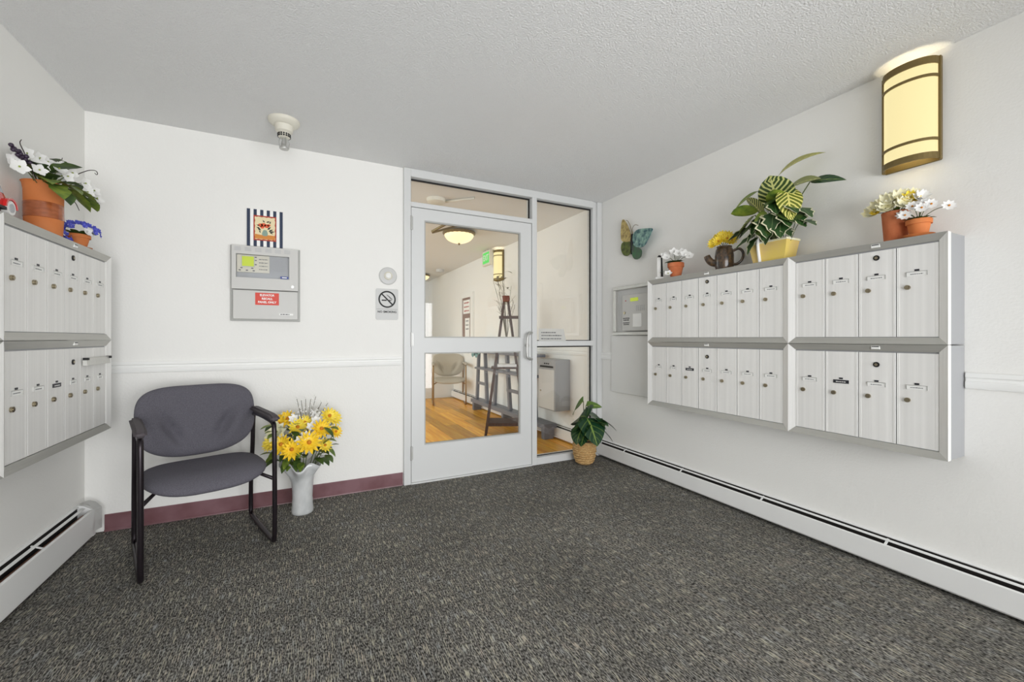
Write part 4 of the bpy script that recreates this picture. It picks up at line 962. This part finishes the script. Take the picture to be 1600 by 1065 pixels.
# local: x right along the wall, -y towards the room, z up
for a in (
  ((0.05, -0.03, 0.27), (0.0, -0.35, 0.95), 0.22, 0.21, 'zebra', 'oval', 0.15, 0.0),
  ((0.10, -0.04, 0.40), (0.30, -0.35, -0.75), 0.24, 0.13, 'zebra_yellow', 'lance', 0.3, 0.0),
  ((0.08, -0.02, 0.39), (0.95, -0.3, 0.25), 0.20, 0.11, 'zebra', 'lance', 0.7, 0.7),
  ((0.21, -0.02, 0.40), (1, -0.2, -0.15), 0.18, 0.06, 'monstera', 'lance', 0.5, 0.9),
  ((0.02, 0.01, 0.50), (0.85, -0.1, 0.5), 0.25, 0.09, 'zebra_yellow', 'lance', 0.9, 0.8),
  ((-0.08, -0.02, 0.44), (-0.75, -0.3, -0.35), 0.17, 0.08, 'light_green', 'lance', 0.5, -0.6),
  ((-0.03, -0.05, 0.28), (-0.35, -0.45, 0.75), 0.14, 0.13, 'zebra', 'oval', 0.2, 0.0),
  ((-0.08, -0.05, 0.29), (-0.50, -0.35, -0.75), 0.20, 0.13, 'zebra', 'lance', 0.2, 0.0),
  ((-0.06, -0.05, 0.31), (-0.95, -0.3, 0.25), 0.15, 0.09, 'light_green', 'oval', 0.5, 0.6),
  ((-0.02, -0.07, 0.30), (0.1, -0.35, -0.9), 0.16, 0.07, 'light_green', 'lance', 0.1, 0.0),
  ((0.02, -0.06, 0.30), (0.5, -0.5, 0.3), 0.13, 0.11, 'green', 'oval', 0.5, 0.5),
  ((-0.05, -0.05, 0.25), (-0.5, -0.5, -0.5), 0.15, 0.13, 'green', 'oval', 0.3, 0.0),
  ((0.00, -0.05, 0.24), (0.1, -0.5, -0.6), 0.13, 0.12, 'green', 'oval', 0.2, 0.0),
  ((0.10, -0.04, 0.27), (0.5, -0.5, -0.5), 0.14, 0.13, 'green', 'oval', 0.2, 0.0),
  ((0.04, -0.04, 0.22), (0.3, -0.5, -0.6), 0.13, 0.13, 'green', 'oval', 0.2, 0.0),
  ((0.04, -0.03, 0.30), (0.2, -0.5, 0.6), 0.13, 0.10, 'light_green', 'oval', 0.3, 0.0)):
    big_leaf(*a)
for p, d, L in (((-0.07, -0.06, 0.17), (-0.8, -0.4, -0.45), 0.13), ((-0.06, -0.07, 0.15), (-0.25, -0.45, -0.8), 0.12), ((0.00, -0.08, 0.24), (0.35, -0.45, -0.8), 0.14), ((0.05, -0.08, 0.27), (0.15, -0.45, -0.85), 0.14), ((0.09, -0.07, 0.26), (0.55, -0.40, -0.65), 0.14), ((0.04, -0.08, 0.18), (-0.15, -0.45, -0.8), 0.11), ((0.13, -0.05, 0.21), (0.75, -0.35, -0.4), 0.13), ((0.09, -0.06, 0.17), (0.65, -0.4, -0.5), 0.10), ((-0.08, -0.07, 0.24), (-0.5, -0.5, -0.65), 0.14), ((-0.03, -0.08, 0.27), (-0.2, -0.45, -0.8), 0.13), ((0.17, -0.03, 0.27), (0.7, -0.3, -0.6), 0.11), ((0.05, -0.08, 0.33), (0.4, -0.45, -0.6), 0.12), ((-0.12, -0.05, 0.22), (-0.85, -0.35, -0.35), 0.13), ((0.0, -0.08, 0.19), (0.2, -0.5, -0.75), 0.10), ((0.15, -0.05, 0.25), (0.5, -0.4, -0.7), 0.12), ((0.18, -0.04, 0.20), (0.8, -0.3, -0.4), 0.11), ((0.08, -0.07, 0.21), (0.3, -0.5, -0.7), 0.13), ((-0.04, -0.08, 0.21), (-0.3, -0.5, -0.7), 0.12), ((0.12, -0.06, 0.30), (0.6, -0.4, -0.5), 0.12)):
    stem(t, (p[0]*0.6, p[1]*0.5, 0.10), p, 0.002); obj('leaf', leaf(B(), p, d, L, L*1.05, 'ivy', 0.3, 6, 0.1), M['ivy'], t)
# two flower pots at the near end
t = thing('potted_flowers', 'tall plain terracotta pot of cream flowers under the wall lamp', 'potted flowers', (2.500, 0.952, T_))
pot(t, 0.042, 0.052, 0.142, M['terracotta'])
for x, y, z, m, R in ((-0.02, 0.085, 0.155, 'petal_cream', 0.040), (-0.03, 0.055, 0.175, 'petal_cream', 0.042), (-0.03, 0.02, 0.195, 'petal_cream', 0.044), (-0.02, -0.02, 0.200, 'petal_cream', 0.044), (-0.01, -0.055, 0.19, 'petal_yellow', 0.036), (-0.04, -0.04, 0.165, 'petal_cream', 0.036), (0.02, 0.03, 0.20, 'petal_cream', 0.042), (0.0, -0.09, 0.185, 'petal_white', 0.036), (-0.045, 0.06, 0.15, 'petal_yellow', 0.022), (-0.05, 0.02, 0.16, 'petal_cream', 0.038), (0.02, -0.05, 0.205, 'petal_cream', 0.040)):
    flower(t, (x, y, z), (-0.6+x, -0.35+y*3, 0.45), R, M[m], None, 7, 0.72, 0.45, 2); stem(t, (0, 0, 0.13), (x, y, z), 0.002)
for k in range(7): obj('leaf', leaf(B(), (0, 0, 0.135), sph(k*0.9, 0.4), 0.085, 0.022, 'lance', 0.5), M['green'], t)
t = thing('potted_flowers', 'small rimmed terracotta pot of white daisies under the wall lamp', 'potted flowers', (2.468, 0.858, T_+0.006))
pot(t, 0.030, 0.040, 0.074, M['terracotta_bright'], 0.005, 0.022)
saucer('small terracotta saucer under the white daisies', (2.468, 0.858, T_), 0.054)
for x, y, z in ((-0.02, 0.05, 0.105), (-0.02, 0.015, 0.135), (0.0, -0.02, 0.140), (-0.01, -0.045, 0.13), (0.01, -0.095, 0.112), (-0.035, 0.035, 0.098), (-0.03, -0.02, 0.118), (0.02, 0.0, 0.145)):
    flower(t, (x, y, z), (-0.8, -0.35+y*2, 0.35), 0.026, M['petal_white'], M['flower_eye'], 9, 0.5, 0.2, eye_r=0.16); stem(t, (0, 0, 0.065), (x, y, z), 0.0014)
for az in (2.2, 2.8, 3.5, 4.2, 0.3, 1.3, 5.2): obj('leaf', leaf(B(), (0, 0, 0.068), sph(az, 0.45), 0.06, 0.024, 'oval', 0.7), M['green'], t)

# vase of yellow flowers on the carpet
VX, VY = -0.005, 3.035
t = thing('flower_vase', 'milky white ruffled vase on the carpet beside the chair', 'vase', (VX, VY, 0))
def ruf(a, r, z):
    k = max(0, (z-0.22)/0.11); k = min(1, k)
    return r*(1+0.10*k*math.sin(6*a)), z+0.020*k*math.cos(6*a+0.8)+0.012*k*math.cos(2*a)
obj('body', lathe(B(), [(0.060, 0), (0.064, 0.004), (0.066, 0.02), (0.061, 0.06), (0.062, 0.075), (0.059, 0.10), (0.062, 0.16), (0.066, 0.205), (0.078, 0.245), (0.102, 0.290), (0.126, 0.328), (0.121, 0.329), (0.096, 0.288), (0.072, 0.243), (0.058, 0.19), (0.0, 0.03)], 72, ruffle=ruf), M['milky'], t, 1)
t = thing('bouquet', 'bunch of artificial yellow daisies and white sprigs standing in the ruffled vase', 'flowers', (VX, VY, 0.05))
def vp(px, py, dep=0.0): return ((px-474)*0.0043+dep*-0.05, -dep, 0.368-0.05-(py-715)*0.00405+dep*0.05)
for px, py, dep, R, k in ((440, 672, 0.05, 0.060, 'c'), (448, 690, 0.10, 0.058, 'g'), (462, 698, 0.13, 0.062, 'g'), (484, 690, 0.13, 0.068, 'g'), (443, 661, 0.0, 0.052, 'g'), (453, 655, -0.03, 0.05, 'g'), (468, 668, 0.03, 0.055, 'y'), (477, 663, 0.0, 0.05, 'y'), (500, 672, 0.08, 0.058, 'g'), (511, 655, 0.0, 0.055, 'y'), (518, 660, -0.02, 0.05, 'y'), (520, 680, 0.04, 0.042, 'g'), (505, 700, 0.05, 0.044, 'y'), (437, 685, 0.04, 0.055, 'y'), (430, 693, 0.0, 0.04, 'y')):
    p = vp(px, py, dep); nrm = Vector((p[0]*3, -0.9, 0.45+(p[2]-0.4)))
    flower(t, p, nrm, R*1.16, M[{'c': 'petal_cream', 'g': 'petal_gold', 'y': 'petal_yellow'}[k]], M['green_eye'] if k == 'c' else M['flower_eye'], 13 if k != 'c' else 9, 0.27 if k != 'c' else 0.5, 0.15, 2, name='daisy', eye_r=0.17)
    stem(t, (p[0]*0.35, p[1]*0.3, 0.24), (p[0], p[1]+0.012, p[2]), 0.0028, 'stem', 0.01, 'stem')
for px, py, dep in ((492, 660, 0.02), (486, 668, 0.05), (498, 655, -0.02), (479, 680, 0.11), (472, 686, 0.12), (462, 655, 0.0), (490, 652, -0.04), (505, 668, 0.0)):
    p = vp(px, py, dep); flower(t, p, (p[0]*2, -0.8, 0.5), 0.032, M['petal_white'], None, 6, 0.6, 0.4, 1, 'white_bloom')
for k in range(60):
    px, py = rnd(432, 518), (rnd(660, 708) if k < 28 else rnd(700, 722)); p = Vector(vp(px, py, rnd(-0.04, 0.10))); d = Vector((p.x*3, -0.6+rnd(-0.3, 0.3), rnd(-0.3, 0.6)))
    obj('leaf', leaf(B(), Vector((p.x*0.85, p.y*0.9, p.z)), d, 0.10, 0.045, 'lance', 0.7), M['green' if k % 3 else 'light_green'], t)
for px, py, n in ((472, 627, 0), (478, 625, 1), (485, 626, 2), (492, 622, 3), (500, 632, 4), (509, 634, 5), (466, 624, 6), (470, 640, 7), (457, 644, 8), (487, 636, 9), (496, 640, 10), (425, 688, 11), (422, 697, 12), (430, 680, 13), (447, 648, 14)):
    p = Vector(vp(px, py, -0.02)); q = Vector((0.02 if n < 11 else -0.05, 0, 0.40))
    sp = tube(B(), smooth_path([q, (q+p)/2+Vector((0, 0, 0.02)), p], 2), 0.0018, 5)
    so = obj('sprig', sp, M['dry'] if n < 11 else M['light_green'], t, 1)
    bd = B()
    for k in range(7):
        u = 0.35+0.65*k/6; ball(bd, q+(p-q)*u+Vector((rnd(-.01, .01), rnd(-.01, .01), rnd(0.0, .014))), 0.0055, u=6, v=5)
    sb = obj('sprig_bud', bd, M['petal_white'] if n < 11 else M['petal_cream'], so, 1); sb['kind'] = 'stuff'

# monstera in a woven basket by the side window
t = thing('potted_plant', 'small monstera in a woven straw basket on the carpet by the side window', 'potted plant', (2.275, 3.085, 0))
pfl = [(0.062, 0), (0.074, 0.012), (0.090, 0.06), (0.0975, 0.11), (0.099, 0.185), (0.097, 0.205), (0.088, 0.205), (0.086, 0.17)]
obj('basket', lathe(B(), pfl, 32), M['basket'], t, 1)
wv = B()
for k in range(9):
    z = 0.022+0.0215*k; r = 0.0
    for (r0, z0), (r1, z1) in zip(pfl, pfl[1:]):
        if z0 <= z <= z1: r = r0+(r1-r0)*(z-z0)/(z1-z0); break
    ring = [(((r+0.0035*math.sin(9*a+k*PI))*math.cos(a)), (r+0.0035*math.sin(9*a+k*PI))*math.sin(a), z+0.002*math.sin(5*a+k)) for a in [2*PI*i/54 for i in range(54)]]
    tube(wv, ring, 0.0085, 5, True)
obj('weave', wv, M['basket'], t, 1)
obj('soil', lathe(B(), [(0.086, 0.175), (0.05, 0.187), (0, 0.19)], 18), M['soil'], t, 1)
def mleaf(p, d, L, W, m='monstera', droop=0.9, roll=0.0, shape='heart', fold=0.14):
    p = (p[0]*1.15, p[1]*1.15, 0.19+(p[2]-0.19)*1.07); L *= 1.28; W *= 1.22
    stem(t, (0, 0, 0.19), p, 0.0038, 'stem', 0.04); obj('leaf', leaf(B(), p, d, L, W, shape, droop, 9, fold, roll), M[m], t)
mleaf((-0.015, -0.06, 0.405), (0.05, -0.50, -0.72), 0.20, 0.26, droop=0.25)
mleaf((0.01, -0.03, 0.40), (-0.80, -0.35, 0.28), 0.27, 0.22, droop=0.8, roll=0.9)
mleaf((-0.01, -0.04, 0.355), (-0.85, -0.35, 0.02), 0.25, 0.13, droop=0.35, roll=1.1)
mleaf((-0.05, -0.06, 0.345), (-0.75, -0.40, -0.40), 0.17, 0.17, droop=0.5, roll=0.3)
mleaf((0.02, -0.02, 0.435), (0.45, -0.45, -0.35), 0.17, 0.15, droop=0.5)
mleaf((0.07, -0.04, 0.395), (0.75, -0.45, -0.25), 0.18, 0.13, droop=0.6, roll=-0.1)
mleaf((0.09, -0.05, 0.315), (0.65, -0.35, -0.45), 0.15, 0.13, droop=0.5)
mleaf((-0.01, 0.0, 0.535), (-0.85, -0.3, -0.25), 0.19, 0.12, 'monstera_light', droop=0.5, roll=1.0)
mleaf((0.015, 0.0, 0.50), (0.9, -0.3, 0.0), 0.13, 0.07, 'monstera_light', droop=0.5, roll=0.8)
mleaf((-0.05, -0.07, 0.275), (-0.65, -0.5, -0.35), 0.11, 0.10, droop=0.5)
mleaf((0.05, -0.03, 0.36), (0.2, -0.6, 0.2), 0.14, 0.13, droop=0.9)

# ------------------------------------------------------------------ lobby beyond the glass
def dome(label, loc, R):
    t = thing('ceiling_lamp', label, 'lamp', loc)
    obj('rim', lathe(B(), [(R*0.70, 0), (R*1.0, -0.02), (R*1.0, -0.035), (R*0.86, -0.05), (R*0.84, -0.045)][::-1], 32), M['bronze'], t, 35)
    bm = B(); rw = []
    for k in range(9):
        a = PI/2*k/8; r = R*0.88*math.cos(a); z = -0.045-R*0.52*math.sin(a)
        rw.append((max(r, 0.001), z))
    lathe(bm, rw[::-1], 40, ruffle=lambda a, r, z: (r*(1+0.015*math.cos(20*a)), z))
    obj('bowl', bm, M['dome_glass'], t, 1)
    f = ball(B(), (0, 0, -0.045-R*0.52-0.012), 0.012, u=10, v=8); cyl(f, (0, 0, -0.03-R*0.52), (0, 0, -0.045-R*0.52-0.004), 0.022, 12, 0.012); obj('finial', f, M['bronze'], t, 1)
    return t
dome('glowing bowl ceiling lamp in the lobby, seen through the door', (1.705, 4.86, CH-0.001), 0.20)
dome('far ceiling lamp at the back of the lobby', (2.16, 8.45, CH-0.001), 0.17)
o = tag(obj('ceiling_sensor', lathe(B(), [(0, -0.06), (0.05, -0.06), (0.07, -0.05), (0.08, 0)], 18), M['plastic_grey'], None, 35), 'small grey sensor on the far lobby ceiling', 'sensor'); o.location = (2.33, 7.75, CH)
t = thing('exit_sign', 'green exit sign hanging under the lobby ceiling beside the narrow wall lamp', 'sign', (2.44, 5.70, 2.205), -PI/2)
obj('housing', Bx(-0.14, 0.14, -0.022, 0.022, 0, 0.215, 0.004), M['plastic_white'], t); obj('arm', Bx(-0.012, 0.012, -0.012, 0.012, 0.215, 0.2345), M['plastic_white'], t)
fc = obj('lit_face', Bx(-0.115, 0.115, -0.024, -0.022, 0.03, 0.19), M['exit_green'], t); text('lettering', 'EXIT', 0.12, M['white_label'], fc, (0, -0.0246, 0.11), 0.19, 0.002)
# drop box on the lobby wall
t = thing('drop_box', 'grey metal drop box with a slot on the lobby wall behind the side window', 'drop box', (RX, 4.12, 0.345), -PI/2)
obj('body', Bx(0, 0.352, -0.192, -0.001, 0, 0.552, 0.004), M['mail_body'], t); dd = obj('door', Bx(0.016, 0.336, -0.197, -0.192, 0.012, 0.44), M['plastic_grey'], t)
obj('knob', cyl(B(), (0.06, -0.205, 0.20), (0.06, -0.197, 0.20), 0.008, 10), M['brass'], dd); sl = obj('slot', Bx(0.04, 0.312, -0.1965, -0.192, 0.462, 0.482), M['dark'], t)
obj('slot_print', scribble(B(), 0.12, 0.23, 0.505, 0.018, -0.1925, 77), M['black_text'], t)
# paper notice on the ledge of the side window
t = thing('paper_notice', 'white paper notice standing on the ledge of the side window', 'notice', (2.04, BY-0.018, 1.1065))
sh = B(); v = [sh.verts.new(p) for p in ((-0.155, 0.0, 0.0), (0.135, 0.0, 0.0), (0.118, 0.014, 0.108), (-0.148, 0.014, 0.111))]; sh.faces.new(v); bmesh.ops.solidify(sh, geom=sh.faces[:], thickness=0.0012)
po = obj('sheet', sh, M['white_label'], t)
for i, (a, b, z) in enumerate(((-0.125, 0.03, 0.074), (-0.125, 0.09, 0.047), (-0.13, 0.085, 0.018))):
    pm = scribble(B(), a, b, 0, 0.011, -0.0012, 60+i); bmesh.ops.rotate(pm, cent=(0, 0, 0), matrix=Matrix.Rotation(-0.129, 3, 'X'), verts=pm.verts[:]); bmesh.ops.translate(pm, vec=(0, z*0.13-0.001, z), verts=pm.verts[:]); obj('notice_print', pm, M['grey_text'], po)
# console table with trestle legs
t = thing('console_table', 'long blue grey console table along the lobby wall', 'console table', (2.372, 3.95, 0))
obj('base_shelf', Bx(0, 0.165, 0, 2.26, 0.125, 0.178, 0.004), M['console'], t)
for y in (0.04, 1.1, 2.18): obj('foot', Bx(0.02, 0.15, y, y+0.06, 0, 0.125, 0.003), M['console'], t)
obj('middle_shelf', Bx(0.01, 0.16, 0.35, 2.12, 0.655, 0.685, 0.004), M['console'], t)
obj('tabletop', Bx(0, 0.17, 0.25, 2.16, 0.905, 0.94, 0.004), M['console'], t)
for y, yt in ((2.12, 2.05), (1.72, 1.80), (1.45, 1.37), (0.95, 1.05), (0.62, 0.52), (0.28, 0.34)):
    lg = B()
    prism(lg, [(y, 0.178), (y+0.055, 0.178), (yt+0.05, 0.905), (yt, 0.905)], 0.045, 0.085, 'x'); obj('leg', lg, M['console'], t)
for y in (1.80, 0.98): obj('stretcher', Bx(0.05, 0.08, y-0.05 if y > 1 else y-0.3, y+0.28 if y > 1 else y+0.08, 0.42, 0.46), M['console'], t)
# dark A-frame ladder shelf in front of it
t = thing('ladder_shelf', 'dark brown A-frame ladder shelf in the lobby', 'shelf', (2.105, 4.365, 0), math.radians(-26))
for s in (-1, 1):
    for y in (-0.09, 0.09):
        lg = B(); tube(lg, [(s*0.235, y*1.2, 0), (s*0.020, y*0.25, 1.58)], 0.020, 4); obj('leg', lg, M['wood_dark'], t)
obj('cap', Bx(-0.04, 0.04, -0.045, 0.045, 1.55, 1.62, 0.006), mat('reddish_wood', rgb(120, 54, 34), 0.5), t)
obj('shelf', Bx(-0.08, 0.24, -0.065, 0.065, 1.355, 1.385), M['wood_dark'], t)
obj('shelf', Bx(-0.15, 0.20, -0.10, 0.10, 1.065, 1.09), M['wood_dark'], t); obj('shelf', Bx(-0.17, 0.20, -0.12, 0.12, 0.78, 0.80), M['wood_dark'], t); obj('shelf', Bx(-0.20, 0.20, -0.16, 0.16, 0.14, 0.175), M['wood_dark'], t)
o = tag(obj('paper_stack', Bx(-0.10, 0.12, -0.08, 0.08, 0, 0.03), M['white_label']), 'white paper stack on the ladder shelf', 'paper'); o.location = (2.105, 4.365, 0.8005); o.rotation_euler = (0, 0, -0.45)
# teal foliage at the far end of the console, dry branches behind the ladder shelf
t = thing('potted_plant', 'pale teal leafy plant at the far end of the console table', 'potted plant', (2.455, 5.92, 0.9405))
pot(t, 0.035, 0.045, 0.07, M['plastic_grey'])
for k in range(26):
    d = sph(rnd(PI*0.5, PI*1.5), rnd(0.1, 1.2)); obj('leaf', leaf(B(), (0, 0, 0.065), d, rnd(0.10, 0.17), 0.06, 'oval', 0.9), M['teal'], t)
for k in range(14):
    y = rnd(-0.16, 0.14); obj('leaf', leaf(B(), (-0.095, y, rnd(0.0, 0.07)), (-0.35, rnd(-0.5, 0.5), rnd(-1, -0.1)), 0.12, 0.055, 'oval', 0.4), M['teal'], t); stem(t, (0, 0, 0.06), (-0.095, y, 0.045), 0.002)
t = thing('branch_arrangement', 'tall dry branches in a slim vase on the console table', 'branches', (2.44, 5.05, 0.9405))
obj('vase', lathe(B(), [(0.045, 0), (0.055, 0.06), (0.03, 0.16), (0.035, 0.2), (0.028, 0.2), (0.022, 0.16)], 18), M['plastic_grey'], t, 35)
for k in range(14):
    a = rnd(0, 2*PI); r = rnd(0.05, 0.14); h = rnd(0.6, 1.05); e = Vector((min(0.11, r*math.cos(a)), r*2.4*math.sin(a), h)); m_ = Vector((e.x*0.3, e.y*0.35, h*0.55))
    br = tube(B(), smooth_path([(0, 0, 0.15), m_, e], 2), 0.004, 5, r1=0.002)
    for q in range(4):
        u = rnd(0.45, 0.95); s0 = Vector((0, 0, 0.15)).lerp(e, u); tube(br, [s0, s0+Vector((rnd(-.07, .04), rnd(-.12, .12), rnd(0.02, .12)))], 0.0022, 4, r1=0.0012)
    bo = obj('branch', br, M['dry'], t, 1)
for k in range(7):
    a = rnd(0, 2*PI); p = Vector((rnd(-0.12, 0.05), rnd(-0.3, 0.25), rnd(0.85, 1.08))); obj('leaf', leaf(B(), p, (rnd(-1, 0.2), rnd(-1, 1), 0.3), 0.13, 0.03, 'lance', 1.2), M['dry'], t)
# notice board on the lobby wall
t = thing('notice_board', 'brown notice board with white papers on the far lobby wall', 'notice board', (RX, 7.16, 1.12), -PI/2)
obj('board', Bx(0.03, 0.45, -0.02, -0.001, 0.0, 0.72), M['cork'], t)
fb = B()
for a in ((0, 0.03, -0.1, 0.72), (0.45, 0.56, -0.1, 0.72), (0, 0.56, 0.72, 0.80)): box(fb, a[0], a[1], -0.035, -0.001, a[2], a[3])
obj('frame', fb, M['trim'], t)
for a in ((0.07, 0.40, 0.44, 0.68), (0.16, 0.38, 0.03, 0.36)):
    pp_ = obj('paper', Bx(a[0], a[1], -0.023, -0.020, a[2], a[3]), M['white_label'], t)
    q = B()
    for i in range(3): scribble(q, a[0]+0.04, a[1]-0.04, a[3]-0.05-0.07*i, 0.025, -0.0236, 80+i)
    obj('paper_print', q, M['art_red'] if a[2] > 0.4 else M['grey_text'], pp_)
# small white cards on top of the low wall
for k, (x, h) in enumerate(((1.93, 0.16), (2.06, 0.10), (2.18, 0.08), (2.29, 0.09))):
    t = thing('greeting_card', ('tallest white card on the low lobby wall', 'second white card from the left on the low lobby wall', 'third white card from the left on the low lobby wall', 'white card nearest the lobby side wall on the low wall')[k], 'card', (x, 7.74, 1.0605), 0.1*k, 'white cards on the low lobby wall')
    cd = B(); prism(cd, [(-0.025, 0), (-0.001, h), (0.001, h), (0.025, 0), (0.023, 0), (0.0, h-0.004), (-0.023, 0)], -0.05, 0.05, 'x'); obj('sheet', cd, M['white_label'], t)
print('objects', len(bpy.data.objects))
